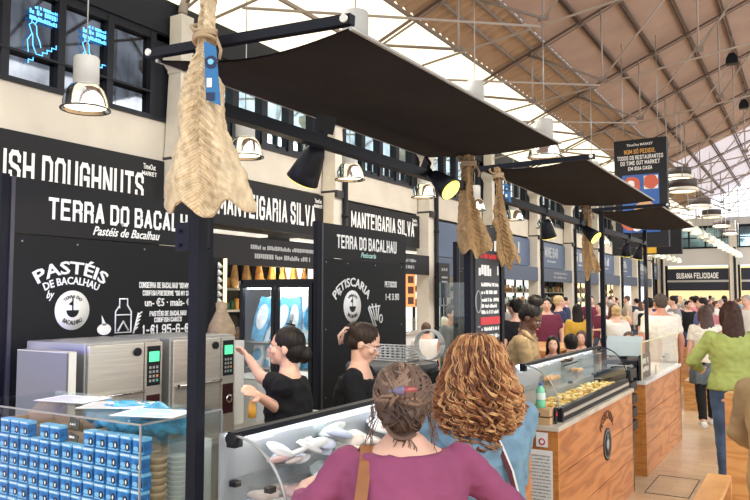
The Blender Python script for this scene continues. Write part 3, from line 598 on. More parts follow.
text('TERRA DO BACALHAU', (.007, 5.98-Y0, 2.235), 1.10, .125, white, t, bold=.03); text('Petiscaria', (.007, 5.98-Y0, 2.165), .28, .05, mat('teal_lettering', (.45, .75, .72), .6), t, name='subtitle', italic=.4)
texts([('PETISCARIA', (.003, 5.70-Y0, 1.885), .62, .085)], white, t, bold=.02, curve=.36); logo_disc(t, 5.70-Y0, 1.70, .15); text('by', (.003, 5.50-Y0, 1.80), .05, .06, white, t, name='script', italic=.4)
dr = MB(); 
for a, b in (((5.98, 1.68), (6.10, 1.48)), ((6.0, 1.70), (6.13, 1.50)), ((6.05, 1.72), (6.12, 1.56)), ((6.12, 1.72), (6.14, 1.56)), ((6.18, 1.70), (6.15, 1.55)), ((5.98, 1.68), (6.2, 1.70))): dr.tube([(.004, a[0]-Y0, a[1]), (.004, b[0]-Y0, b[1])], .007, 6)
dr.tube([(.004, 6.22-Y0+.03*math.cos(a), 1.57+.04*math.sin(a)) for a in [2*PI*i/10 for i in range(11)]], .006, 6); obj('chips_drawing', dr, white, t)
texts([('PETISCOS', (.003, 6.42-Y0, 1.885), .24, .06), ('1-€ 3.90', (.003, 6.45-Y0, 1.755), .28, .065)], white, t, bold=.015)
board(8.12, 'third dark panel edge seen left of the upright menu board')

# upright menu board between the posts
t = thing('menu_board', 'tall upright dark menu board with white and red lines between two kiosk posts', 'board', (-1.85, 4.48, 0))
obj('board', MB().box(-.02, .02, -.22, .19, .95, 2.26), mat('board_charcoal', (.045, .048, .055), .5), t)
scribble([((.021, 0, 2.10), .34, .07)], t, white, seed=3); 
scribble([((.021, 0, 2.045), .34, .03)], t, redm, seed=4, name='red_line'); scribble([((.021, 0, 1.93), .34, .07)], t, white, seed=5)
scribble([((.021, .02, z), .3, .025) for z in (1.86, 1.81, 1.76, 1.72, 1.68, 1.57, 1.52, 1.47, 1.40, 1.34)], t, white, seed=6, name='menu_print'); obj('red_bar', MB().box(.02, .022, -.14, .19, 1.61, 1.66), redm, t)
rg = MB().tube([(.022, -.18+.045*math.cos(a), 1.76+.07*math.sin(a)) for a in [2*PI*i/20 for i in range(21)]], .005, 6); rg.tube([(.022, -.2, 1.6), (.022, -.16, 1.6)], .006).tube([(.022, -.2, 1.52), (.022, -.16, 1.52)], .006); obj('emblem', rg, greyl, t)

# ------------------------------------------------------------ counters
def counter(y0, y1, lab, logo):
    t = thing('kiosk_counter', lab, 'counter', (-1.457, y0, 0)); L = y1-y0
    zs = (0, .31, .62, .905)
    f = MB()
    for i in range(3): f.box(-.03, 0, .03, L, zs[i]+.003, zs[i+1]-.003)
    obj('front_panel', f, woodf, t)
    e = MB()
    for i in range(3): e.box(-.55, -.05, 0, .03, zs[i]+.002, zs[i+1]-.002).box(-.048, 0, 0, .03, zs[i]+.002, zs[i+1]-.002)
    obj('end_panel', e, woode, t); obj('rear_panel', MB().box(-.58, -.55, .0, L, 0, .9), blackm, t); obj('end_panel', MB().box(-.55, 0, L-.03, L, 0, .905), woode, t)
    obj('worktop', MB().box(-.58, .01, -.012, L+.01, .905, .938), marble if logo else whitep, t, bevel=.003)
    return t
c1 = counter(4.73, 7.05, 'orange plywood counter with pale stone top and round logo, carrying the glass food case', True)
c2 = counter(7.65, 9.9, 'second plywood counter, with a clear guard on top, farther along the aisle', False)
em = MB().lathe([(0, .006), (.13, .006), (.13, .0)], n=40, M=Matrix.Translation((.0, 1.31, .60)) @ Matrix.Rotation(R(90), 4, 'Y')); ee = obj('emblem', em, mat('emblem_dark', (.03, .03, .03), .5), c1)
q = MB().lathe([(.105, .008), (.112, .008)], n=40, M=Matrix.Translation((.0, 1.31, .60)) @ Matrix.Rotation(R(90), 4, 'Y')); q.ell((.008, 1.31, .60), (.003, .045, .04), seg=12); q.box(.006, .01, 1.305, 1.315, .55, .68); obj('emblem_mark', q, greyl, ee)
texts([('PETISCARIA', (.003, 1.31, .80), .42, .07)], mat('burnt_lettering', (.10, .04, .02), .6), c1, curve=.26)
for z, h, l, n in ((.80, .095, 'small white notice with a red circle on the end of the first plywood counter', 1), (.40, .38, 'large white price sheet taped on the end of the first plywood counter', 0)):
    s_ = thing('paper_notice', l, 'notice', (-1.56 if n else -1.575, 4.715, z)); w = .04 if n else .085
    obj('sheet', MB().box(-w, w, -.002, 0, 0, h), white, s_)
    if n: obj('red_circle', MB().lathe([(.014, 0), (.023, 0), (.023, .002), (.014, .002)], n=20, M=Matrix.Translation((0, -.002, .035)) @ Matrix.Rotation(R(90), 4, 'X')), redm, s_)
    else: scribble([((0, -.003, .03+i*.022), .14, .008) for i in range(15)], s_, greyl, face='-Y')
# near counter
t = thing('kiosk_counter', 'nearest kiosk counter under the glass case of blue tins and the curved meat case', 'counter', (0, 0, 0))
obj('front_panel', MB().box(-1.49, -1.457, 1.7, 4.2, 0, .905), woodf, t); obj('side_panel', MB().box(-3.1, -1.49, 1.7, 1.73, 0, .905), woode, t)
obj('worktop', MB().box(-2.04, -1.447, 1.69, 4.2, .905, .938).box(-3.1, -2.04, 1.69, 2.2, .905, .938), marble, t)

def curved_case(y0, y1, lab, near):
    t = thing('display_case', lab, 'display case', (-1.74, y0, .94)); L = y1-y0; n = 14
    prof = [(.24*math.cos(a), .09+.28*math.sin(a)) for a in [PI/2*i/n for i in range(n+1)]]
    g = MB(); g.loft([[Vector((x, y, z)) for x, z in prof] for y in (0, L)], caps=False, closed=False); obj('curved_glass', g, G, t)
    for y in (0, L):
        e = MB(); e.b.faces.new([e.b.verts.new((x, y, z)) for x, z in prof+[(-.02, .37), (-.06, .09)]]); obj('end_glass', e, G, t)
    obj('rim', MB().tube([(x, 0, z) for x, z in prof], .005, 6), Gg if False else greysteel, t); obj('rim', MB().tube([(x, L, z) for x, z in prof], .006, 6), black, t)
    obj('front_rail', MB().box(.205, .262, .03, L, .0, .030).box(.215, .255, .03, L, .055, .09), black, t, bevel=.004); obj('steel_strip', MB().box(.21, .258, .03, L, .031, .054), steel, t); obj('rail_end', MB().box(.20, .265, 0, .035, -.002, .095), black, t, bevel=.004)
    obj('top_rail', MB().box(-.035, .005, 0, L, .362, .382), black, t); 
    cl = MB()
    for y in (0, L): cl.tube([(-.01, y-.015, .36), (-.01, y+.03, .36)], .022, 12).box(-.03, .01, y-.01, y+.03, .33, .37)
    obj('light_strip', MB().box(-.058, -.046, .04, L-.04, .352, .359), mat('case_tube', (1, 1, 1), .5, emit=(.92, .96, 1), es=16), t)
    obj('clamp', cl, black, t); obj('rear_door', MB().box(-.075, -.065, 0, L, .0, .37), mat('smoked_door', (.35, .37, .38), .25), t)
    obj('base_tray', MB().box(-.06, .2, .02, L-.02, .005, .02), steel, t)
    sh = obj('glass_shelf', MB().box(-.05, .13, .03, L-.03, .20, .208), Gg, t)
    br = MB(); 
    for y in (.04, L*.33, L*.66, L-.05): br.box(-.06, -.03, y, y+.03, .18, .20).box(.1, .13, y, y+.03, .18, .20)
    obj('shelf_bracket', br, black, t); 
    lb = MB()
    for y in (L*.25, L*.5, L*.75): lb.box(-.06, .12, y, y+.01, .21, .34)
    obj('divider', lb, Gg, t)
    return t
curved_case(1.93, 4.15, 'curved glass meat case on the nearest counter beside the black post', True); curved_case(4.9, 7.02, 'curved glass case full of yellow fried food on the plywood counter', False)
def heap(y0, y1, x0, x1, z, n, r, mats, name, lab, cat, seed, flat=.55):
    q = MB(); rr = random.Random(seed)
    for i in range(n):
        s_ = r*rr.uniform(.7, 1.3); q.ell((rr.uniform(x0, x1), rr.uniform(y0, y1), z+rr.uniform(0, r*1.2)), (s_, s_*rr.uniform(.7, 1.4), s_*flat), mi=rr.randrange(len(mats)), rot=Matrix.Rotation(rr.uniform(0, 3), 3, 'Z') @ Matrix.Rotation(rr.uniform(-.5, .5), 3, 'X'), seg=8)
    return tag(obj(name, q, mats), lab, cat, kind='stuff')
yf = [mat('fried_yellow', (.72, .47, .10), .5, var=.2, scale=30), mat('fried_gold', (.60, .33, .06), .5), mat('pale_cream_food', (.80, .66, .35), .5)]
heap(4.98, 6.9, -1.78, -1.58, .975, 420, .022, yf, 'fried_food', 'heap of yellow fried pieces filling the trays of the plywood counter case', 'food', 3)
cr_m = mat('croquette_brown', (.55, .28, .08), .6, var=.2, scale=30)
c0 = tag(obj('croquette', MB().tube([(0, -.03, 0), (0, -.02, 0), (0, .02, 0), (0, .03, 0)], [.008, .018, .018, .008], 10), cr_m, loc=(-1.74, 5.4, 1.168)), 'brown croquette on the upper glass shelf of the plywood counter case', 'croquette', 'croquettes on the glass shelf')
for i in range(1, 16): dup(c0, (-1.76+.05*(i % 2), 5.4+.045*(i//2) + (.5 if i > 9 else 0), 1.168), rz=.2*(i % 3))
mt = [mat('cured_meat', (.45, .12, .10), .5, var=.3, scale=20), mat('fish_white', (.72, .62, .56), .5, var=.25, scale=25), mat('sausage_dark', (.25, .06, .04), .4)]
heap(2.02, 4.0, -1.76, -1.60, 1.0, 120, .07, [mt[1], mat('bluish_wrap', (.60, .66, .80), .3, var=.2, scale=20), mt[1], mat('pink_fish', (.75, .50, .48), .5), whitep], 'wrapped_fish', 'pale wrapped fish pieces lying in the near curved case', 'food', 5, .28)
heap(2.0, 4.05, -1.78, -1.67, 1.165, 64, .06, [mt[1], MATS['bluish_wrap'], MATS['pink_fish'], whitep], 'wrapped_fish', 'pale and bluish wrapped fish on the upper glass shelf of the near case', 'food', 6, .25)
for i, (y, x) in enumerate(((2.5, -1.66), (2.9, -1.68), (3.3, -1.66), (3.7, -1.67))):
    t = thing('price_tag', 'small black price tag standing in the near curved case, ' + ['first', 'second', 'third', 'fourth'][i] + ' from the black post', 'price tag', (x, y, 1.02)); obj('card', MB().box(-.004, .0, -.05, .05, 0, .04), black, t); scribble([((.001, 0, .01), .08, .018)], t, white, seed=i)
for i, y in enumerate((2.35, 2.75, 3.15, 3.55)):
    tag(obj('cured_sausage', MB().tube([(-1.62, y, 1.02), (-1.58, y+.1, 1.03), (-1.575, y+.25, 1.025), (-1.6, y+.33, 1.02)], [.01, .017, .017, .008], 10), mt[2] if i % 2 else mt[1]), 'long cured sausage at the front of the near case, %s from the black post' % ['first', 'second', 'third', 'fourth'][i], 'sausage')

# wooden crate with green water bottle at the end of counter one
t = thing('wooden_crate', 'small light wooden crate under the green water bottle on the plywood counter', 'crate', (-1.60, 4.79, .94))
q = MB(); 
for z in (0, .055): q.box(-.08, .08, -.045, -.04, z, z+.045).box(-.08, .08, .04, .045, z, z+.045).box(-.085, -.08, -.045, .045, z, z+.045).box(.08, .085, -.045, .045, z, z+.045)
obj('slats', q, mat('pale_crate_wood', (.60, .38, .20), .6), t); obj('bottom', MB().box(-.08, .08, -.04, .04, .0, .01), MATS['pale_crate_wood'], t); obj('lid', MB().box(-.085, .085, -.045, .045, .1, .106), MATS['pale_crate_wood'], t); obj('handle_slot', MB().box(-.02, .02, -.047, -.045, .06, .075), black, t)
t = thing('water_bottle', 'green plastic water bottle with white label and blue cap standing on the crate', 'bottle', (-1.59, 4.79, 1.046))
obj('body', MB().lathe([(0, 0), (.028, 0), (.032, .006), (.032, .04), (.029, .05), (.032, .06), (.032, .10), (.026, .125), (.012, .142), (.011, .15)], n=20), mat('green_plastic', (.20, .62, .38), .15), t)
obj('label', MB().lathe([(.0325, .055), (.033, .058), (.033, .097), (.0325, .1)], n=20), mat('pale_label', (.7, .82, .75), .5), t); obj('cap', MB().lathe([(.013, .148), (.014, .15), (.014, .166), (0, .167)], n=16), mat('blue_cap', (.03, .10, .35), .4), t)
t = thing('price_tag', 'small dark price stick standing next to the wooden crate', 'price tag', (-1.50, 4.83, .94)); obj('card', MB().box(-.004, .004, -.02, .02, 0, .10), black, t); scribble([((.006, 0, .05), .03, .03)], t, redm, seed=9)

# clear guard and placard on counter two
t = thing('sneeze_guard', 'clear framed guard standing on the second plywood counter', 'guard', (-1.48, 7.62, .94))
obj('pane', MB().box(0, .006, .0, 2.2, 0, .39), G, t); obj('pane', MB().box(-.4, 0, 0, .006, 0, .39), G, t)
fm = mat('guard_edge', (.75, .72, .50), .3); q = MB()
for a, b in (((0, 0, 0), (0, 0, .39)), ((0, 2.2, 0), (0, 2.2, .39)), ((0, 0, .39), (0, 2.2, .39)), ((0, .75, 0), (0, .75, .1))): q.bar(a, b, .012, mi=0)
obj('frame', q, fm, t)
t = thing('placard', 'black placard with two white squares leaning inside the clear guard', 'placard', (-1.52, 7.98, .94)); obj('board', MB().box(-.006, .006, -.30, .28, 0, .25), blackm, t); scribble([((.007, 0, .15), .3, .06), ((.007, 0, .07), .3, .05)], t, white, seed=11)
t = thing('cash_register', 'black cash register with tilted screen on the near end of the second counter', 'register', (-1.70, 7.84, .94))
obj('base', MB().box(-.18, .16, -.18, .2, 0, .20), black, t, bevel=.01); obj('neck', MB().box(-.03, .03, -.03, .03, .2, .28), black, t)
obj('screen', MB().box(-.18, .18, -.012, .012, -.12, .12, M=Matrix.Translation((0, 0, .33)) @ Matrix.Rotation(R(-35), 4, 'X')), mat('pale_screen', (.55, .65, .68), .3), t)
q = MB(); 
for i in range(3): q.box(-.15, .13, -.186, -.181, .05+i*.045, .062+i*.045)
obj('vent', q, whitep, t)
t = thing('tray_rack', 'black rack of stacked plastic trays behind the curved end of the food case', 'rack', (-1.74, 7.33, .50))
for i in range(5): obj('tray', MB().box(-.2, .24, -.16, .14, i*.125, i*.125+.09), black, t, bevel=.01)
obj('upright', MB().box(-.2, -.18, -.14, -.12, -.55, .62).box(.18, .2, -.14, -.12, -.55, .62).box(-.2, -.18, .12, .14, -.55, .62).box(.18, .2, .12, .14, -.55, .62), greysteel, t)
t = thing('black_bar', 'long black counter bar behind the kiosk next to the seated people', 'counter', (-2.25, 7.75, 0)); obj('body', MB().box(-.12, .12, -.7, .8, 0, 1.13), blackm, t); obj('top', MB().box(-.14, .14, -.72, .82, 1.13, 1.16), black, t)

# ------------------------------------------------------------ glass case of tins on the near counter
Gl = glass('thin_clear_glass', gl=.0)
t = thing('glass_case', 'clear glass box full of stacked blue tins at the lower left', 'display case', (-2.0, 1.74, .94))
obj('front_glass', MB().box(-1.05, 0, 0, .005, 0, .41), Gl, t); obj('side_glass', MB().box(-.005, 0, .005, .40, 0, .41), Gg, t); obj('top_glass', MB().box(-1.05, 0, 0, .405, .41, .416), Gg, t); obj('rear_glass', MB().box(-1.05, 0, .40, .405, 0, .41), G, t)
q = MB()
for a, b in (((0, 0, 0), (0, 0, .41)), ((0, .4, 0), (0, .4, .41)), ((-1.05, 0, .413), (0, 0, .413)), ((0, 0, .413), (0, .4, .413))): q.bar(a, b, .006)
obj('edge', q, greysteel, t)
tin = MB(); tin.box(-.028, .028, 0, .035, 0, .0565, 0); tin.box(-.0282, .0282, -.0006, .036, .046, .0575, 1)
tin.loft([[Vector((.012+.011*math.cos(a), y, .020+.014*math.sin(a))) for a in (2*PI*i/12 for i in range(12))] for y in (-.0015, 0)], 2, sm=False)
for i in range(5): tin.box(-.024+i*.009, -.018+i*.009, -.0012, 0, .049, .054, 3)
tin.loft([[Vector((-.012+.013*math.cos(a), y, .018+.009*math.sin(a))) for a in (2*PI*i/10 for i in range(10))] for y in (-.001, 0)], 1, sm=False)
tin.box(-.026, .026, -.001, 0, .003, .008, 1)
tin.loft([[Vector((.012+.004*math.cos(a), y, .020+.008*math.sin(a))) for a in (2*PI*i/8 for i in range(8))] for y in (-.002, -.001)], 3, sm=False)
tm = mesh_of(tin, [blu, cyl, black, white], 'fish_tin'); first = None
for r in range(6):
    for c in range(13):
        x = -2.035-c*.0655+random.uniform(-.002, .002); o = obj('fish_tin', tm, None, loc=(x, 1.755+random.uniform(0, .006), r*.061+.94), rz=random.uniform(-.05, .05))
        if r == 5 and c in (5, 6, 9): bpy.data.objects.remove(o); continue
        tag(o, 'small blue tin with black oval mark stacked inside the glass case', 'tin', 'blue tins stacked in the glass case')
for i, (x, z) in enumerate(((-2.40, 1.255), (-2.41, 1.30))):
    t = thing('price_tag', 'dark grey price card tilted on top of the tins, %s one' % ['lower', 'upper'][i], 'price tag', (x+.0, 1.765+i*.01, z+.0)); obj('card', MB().box(-.028, .028, 0, .003, 0, .026+.01*i, M=Matrix.Rotation(.2, 4, 'Y')), mat('tag_grey', (.06, .065, .06), .5), t); scribble([((0, -.003, .01), .03, .008)], t, white, face='-Y', seed=i)
kr = mat('kraft_card', (.52, .35, .20), .8)
for i, (x, w) in enumerate(((-2.88, .09), (-2.70, .08), (-2.5, .1))):
    t = thing('cardboard_box', 'open brown cardboard box behind the blue tins, %s from the left' % ['first', 'second', 'third'][i], 'box', (x, 1.90, .94)); obj('walls', MB().box(-w, w, -.06, -.056, 0, .33).box(-w, w, .056, .06, 0, .35).box(-w, -w+.004, -.06, .06, 0, .34).box(w-.004, w, -.06, .06, 0, .34), kr, t); obj('flap', MB().box(-w, w, 0, .004, 0, .07, M=Matrix.Translation((0, .06, .35)) @ Matrix.Rotation(R(-50), 4, 'X')), kr, t)
bag = MB(); bag.ell((0, 0, .05), (.30, .12, .06), seg=24); bagm = remesh(bag, .012, 3)
displace(bagm, lambda c: noise.noise(c*22)*.03+noise.noise(c*55)*.012)
o = tag(obj('plastic_bag', setm(bagm, mat('blue_plastic_film', (.08, .45, .75), .25, var=.4, scale=14)), None, loc=(-2.34, 2.02, 1.26)), 'crumpled translucent blue plastic bag lying inside the top of the glass case', 'bag'); o.scale = (1, .95, .9)
tag(obj('bag_shelf', MB().box(-2.62, -2.01, 1.86, 2.12, 1.262, 1.266), Gg), 'small glass shelf under the blue plastic bag', 'shelf')
stk = thing('container_stack', 'stack of brown paper containers inside the right side of the glass case', 'stack', (-2.05, 1.86, .94))
for i in range(11): obj('container', MB().lathe([(.028, i*.025), (.036, i*.025+.02), (.038, i*.025+.022), (.036, i*.025+.03)], n=16, caps=True), kr, stk)
stk = thing('cup_stack', 'stack of nested white cups inside the right side of the glass case', 'stack', (-2.06, 1.97, .94))
for i in range(14): obj('cup', MB().lathe([(.030, i*.018), (.038, i*.018+.025), (.040, i*.018+.027), (.038, i*.018+.028)], n=16, caps=True), whitep, stk)
for i, (x, y, rz_a, l) in enumerate(((-2.72, 2.0, .2, 'at the left'), (-2.42, 1.98, .5, 'in the middle'), (-2.14, 1.92, .3, 'at the right corner'))):
    t = thing('paper_sheet', 'printed white paper lying on the glass case ' + l, 'paper', (x, y, 1.3575), rz_a); obj('sheet', MB().box(-.13, .13, -.09, .09, 0, .001), white, t)
    q = MB(); rr = random.Random(i)
    for j in range(7): q.box(-.11, -.11+rr.uniform(.08, .2), -.075+j*.022, -.065+j*.022, .001, .0015)
    obj('print', q, greyl if i < 2 else cyl, t)
# papers cartons behind the case
for i, (x, y, w, z1, l) in enumerate(((-2.10, 2.075, .065, 1.24, 'inside the glass case left of the black post'), (-1.93, 2.5, .05, 1.20, 'on the counter right of the black post'))):
    t = thing('white_carton', 'tall white carton ' + l, 'carton', (x, y, .94)); obj('box', MB().box(-w, w, -.05, .05, 0, z1-.94), whitep, t, bevel=.003); obj('slot', MB().box(-.008, .008, -.052, -.05, .10, .14), black, t)

# ------------------------------------------------------------ back counter, ovens
t = thing('back_counter', 'steel back counter along the first blackboard', 'counter', (-3.4, 3.2, 0)); obj('cabinet', MB().box(-.25, .3, -1.05, 1.2, 0, .92), greysteel, t); obj('worktop', MB().box(-.27, .33, -1.07, 1.22, .92, .95), steel, t)
def oven(y0, y1, lab):
    t = thing('oven', lab, 'oven', (-3.1, y0, .95)); L = y1-y0; c = L-.13
    obj('casing', MB().box(-.50, -.02, 0, L, 0, .61), greysteel, t, bevel=.006); d = obj('door', MB().box(-.02, .0, .01, c, .0, .595), steel, t, bevel=.005)
    obj('handle', MB().tube([(.03, .03, .34), (.03, c-.02, .34)], .009, 10).box(0, .03, .03, .045, .333, .347).box(0, .03, c-.035, c-.02, .333, .347), chrome, d)
    obj('knob', MB().tube([(0, c-.05, .55), (.015, c-.05, .55)], .022, 16), black, d)
    obj('control_column', MB().box(-.02, .002, c+.005, L-.005, .0, .595), steel, t); p = obj('keypad', MB().box(.002, .006, c+.02, L-.02, .36, .575), black, t)
    obj('display', MB().box(.006, .008, c+.03, L-.03, .49, .545), mat('green_display', (.1, .7, .3), .4, emit=(.06, .8, .28), es=.8), p)
    q = MB()
    for i in range(4):
        for j in range(3): q.box(.006, .008, c+.032+j*.024, c+.046+j*.024, .38+i*.024, .394+i*.024, 1 if (i == 1 and j == 2) else (2 if (i == 0 and j == 2) else 0))
    obj('buttons', q, [greyl, mat('orange_button', (.8, .3, .1), .5), mat('teal_button', (.1, .5, .4), .5)], p)
    p = obj('dial_panel', MB().box(.002, .006, c+.02, L-.02, .13, .31), mat('dark_red_panel', (.04, .012, .015), .4), t); obj('dial', MB().lathe([(.016, .01), (.026, .01), (.026, .02), (.016, .02)], n=20, M=Matrix.Translation((0, (c+L)/2, .22)) @ Matrix.Rotation(R(90), 4, 'Y')), chrome, p)
    return t
oven(2.35, 2.84, 'stainless steel oven with green display, left of the black post'); oven(2.91, 3.43, 'second stainless steel oven, operated by the dark-haired worker, right of the black post')
t = thing('steel_cabinet', 'lower brushed steel cabinet with bluish sheen in front of the blackboard', 'cabinet', (-3.5, 2.235, .90)); obj('side', MB().box(0, .4, 0, .012, 0, .62), mat('satin_steel', (.24, .24, .26), .35, .8), t); obj('front_edge', MB().box(.385, .4, .012, .055, 0, .62), whitep, t); obj('top', MB().box(0, .4, 0, .055, .62, .625), steel, t)
tag(obj('cabinet_foot', MB().box(-3.45, -3.12, 2.19, 2.30, 0, .9), greysteel), 'grey plinth under the brushed steel cabinet', 'plinth')
bd = bpy.data.lights.new('added_blue_glow', 'POINT'); bd.energy = 14; bd.color = (.12, .08, 1); bd.shadow_soft_size = .15  # blue light added to give the steel cabinet its bluish sheen
t = thing('added_blue_lamp', 'added blue lamp, unseen, tinting the steel cabinet by the ovens', 'lamp', (-3.35, 1.55, 1.7)); obj('tube', MB().tube([(0, 0, -.1), (0, 0, .1)], .02, 10), mat('added_blue_tube', (.1, .1, 1), .5, emit=(.08, .06, 1), es=8), t); obj('stand', MB().tube([(0, -.04, -1.7), (0, -.04, .12)], .012, 8), black, t)
bo_ = bpy.data.objects.new('blue_glow', bd); C.objects.link(bo_); bo_.parent = t; bo_.location = (0, .05, 0)
t = thing('white_bin', 'white plastic tub on the back counter between the oven and the worker', 'tub', (-3.34, 3.92, .95)); obj('tub', MB().loft([[Vector((sx*w, sy*w*1.1, z)) for sx, sy in ((-1, -1), (1, -1), (1, 1), (-1, 1))] for w, z in ((.11, 0), (.13, .28), (.14, .29), (.13, .30))], sm=False), mat('frosted_white', (.66, .69, .72), .3), t)
jm = MB(); jm.loft([[Vector((r*math.cos(a)*(1+.15*math.sin(3*a)), r*math.sin(a), z)) for a in (2*PI*i/16 for i in range(16))] for r, z in ((.07, 0), (.095, .05), (.085, .10), (.06, .15), (.035, .20), (.04, .25), (.015, .26))]); tag(obj('jute_sack', jm, mat('jute', (.36, .27, .18), .9, var=.2, scale=25), loc=(-3.4, 3.62, 1.50)), 'brown cloth sack slumped above the back counter next to the post', 'sack')
tag(obj('sack_box', MB().box(-3.56, -3.28, 3.50, 3.72, .95, 1.50), whitep), 'pale metal box under the brown cloth sack', 'box')
q = MB().tube([(.03*math.cos(a), .03*math.sin(a), a*.0042) for a in [i*.4 for i in range(230)]], .006, 5); tag(obj('coiled_hose', q, black, loc=(-3.12, 4.02, 1.22)), 'black coiled hose hanging behind the raised hand of the worker', 'hose')
tag(obj('hose_arm', MB().tube([(-3.12, 4.02, 1.62), (-3.14, 4.06, 1.66), (-3.2, 4.12, 1.62), (-3.22, 4.14, .95)], .012, 8), greysteel), 'bent metal arm holding the coiled hose', 'pipe')

# glass-door fridge
FR = (-4.64, 5.2, 0)
t = thing('glass_fridge', 'tall black framed two-door glass fridge with bagged salt fish, behind the dark-haired worker', 'fridge', FR, -PI/2)
obj('cabinet', MB().box(-.45, -.42, 0, .88, 0, 1.94).box(-.42, 0, 0, .03, 0, 1.94).box(-.42, 0, .85, .88, 0, 1.94).box(-.42, 0, 0, .88, 1.89, 1.95).box(-.42, 0, 0, .88, 0, .85), black, t)
for y in (.02, .445):
    d = obj('door', MB().box(0, .03, y, y+.415, 1.87, 1.91).box(0, .03, y, y+.415, .85, .89).box(0, .03, y, y+.035, .89, 1.87).box(0, .03, y+.375, y+.415, .89, 1.87), black, t); obj('pane', MB().box(.01, .015, y+.035, y+.375, .89, 1.87), G, d)
obj('inner_light', MB().box(-.08, -.04, .05, .83, 1.86, 1.88), mat('fridge_tube', (1, 1, 1), .5, emit=(.85, .93, 1), es=14), t); obj('lining', MB().box(-.42, -.41, .03, .85, .85, 1.89), coolw, t)
for z in (1.12, 1.36): obj('shelf', MB().box(-.38, -.05, .03, .85, z, z+.01), greysteel, t)
cb = mat('packed_blue', (.08, .40, .75), .3, var=.6, scale=9); cw = mat('packed_white', (.75, .85, .90), .3, var=.25, scale=14)
wd8 = ['first', 'second', 'third', 'fourth', 'fifth', 'sixth', 'seventh', 'eighth']
for row, (zz, hh_, nm) in enumerate(((1.372, .42, 'upper'), (1.132, .2, 'lower'))):
    for i in range(7):
        q = MB(); r_ = random.Random(i+row*9)
        q.loft([[Vector((sx*(.085-.02*abs(sz))*1.0, sy*.014, hh_*(.5+.5*sz))) for sx, sy in ((-1, -1), (1, -1), (1, 1), (-1, 1))] for sz in (-1, -.8, 0, .8, 1)], 0, sm=False)
        q.prism([(.075*math.cos(a)*.8, hh_*.55+hh_*.30*math.sin(a)) for a in [2*PI*k/14 for k in range(14)]], -.0165, .0165, 'Y', 1)
        bmesh.ops.transform(q.b, matrix=Matrix.Rotation(r_.uniform(-.25, .25), 4, 'Y') @ Matrix.Rotation(R(-10), 4, 'X'), verts=q.b.verts[:])
        tag(obj('packed_fish', q, [cw, cb] if (i+row) % 2 else [cb, cw], loc=(FR[0]+.09+.112*i, FR[1]+.14+.04*(i % 2), zz), rz=r_.uniform(-.2, .2)), 'blue-white salt fish pack on the %s fridge shelf, %s from the left' % (nm, wd8[i]), 'pack', 'packs on the fridge shelves')
# rack of white cones left of the fridge
t = thing('cone_rack', 'tall narrow black rack between the post and the glass fridge', 'rack', (-4.32, 4.50, 0)); obj('board', MB().box(-.03, .0, -.16, .12, 0, 2.12), blackm, t); obj('lit_edge_glow', MB().box(-.03, .01, .14, .155, 1.4, 2.12), warm, t)  # glowing strip stands in for the rack edge catching warm light
gm_ = mesh_of(MB().lathe([(.006, 0), (.026, -.045)], n=12, caps=True), white, 'paper_cone')
for i in range(9):
    for j in (0, 1):
        o = obj('paper_cone', gm_, None, loc=(-4.29, 4.40+.13*j, 2.08-.06*i)); o.rotation_euler = (R(25), 0, 0); tag(o, 'small white cone standing out from the narrow black rack left of the fridge', 'cone', 'white cones on the narrow rack')

# equipment between the kiosks
t = thing('work_stand', 'dark cabinet with an oval grey lid beside the second blackboard', 'cabinet', (-2.65, 4.62, 0)); obj('body', MB().box(-.25, .25, -.3, .3, 0, 1.24), blackm, t)
obj('lid', MB().loft([[Vector((.33*math.cos(a)*s_, .36*math.sin(a)*s_, z)) for a in (2*PI*i/28 for i in range(28))] for s_, z in ((.9, 1.24), (1, 1.26), (1, 1.30), (.96, 1.315))]), mat('slate_plastic', (.06, .065, .07), .4), t)
def basket(loc, w, d, h, lab, n=5):
    q = MB()
    for z in [h*i/n for i in range(n+1)]: q.tube([(-w, -d, z), (w, -d, z), (w, d, z), (-w, d, z), (-w, -d, z)], .005, 5)
    for i in range(9): x = -w+2*w*i/8; q.tube([(x, -d, h), (x, -d, 0), (x, d, 0), (x, d, h)], .004, 5)
    tag(obj('wire_basket', q, whitep, loc=loc), lab, 'basket')
basket((-2.72, 4.75, 1.32), .17, .10, .10, 'white wire rack standing on the oval grey lid'); basket((-2.22, 4.5, .95), .11, .10, .22, 'white ribbed basket in front of the dark cabinet, right of the purple woman head', 9)
tag(obj('basket_stand', MB().box(-2.36, -2.08, 4.36, 4.64, 0, .945), blackm), 'low black box under the white ribbed basket', 'box')
t = thing('glass_screen', 'upright glass screen with green edge left of the menu board', 'screen', (-2.43, 4.98, 0)); obj('pane', MB().box(0, .42, 0, .008, 1.0, 1.9), Gg, t); obj('edge', MB().box(-.006, 0, 0, .01, 1.0, 1.9), mat('green_glass_edge', (.25, .5, .42), .2), t); obj('foot', MB().box(0, .42, -.02, .03, .0, 1.0), blackm, t)
q = MB()
for i in range(4): q.tube([(.11*math.cos(a), .02*i, .12+.11*math.sin(a)) for a in [2*PI*j/20 for j in range(21)]], .006, 5)
tag(obj('plate_rack', q, whitep, loc=(-2.45, 4.8, 1.315)), 'chrome rack of round white plates by the glass screen', 'rack')

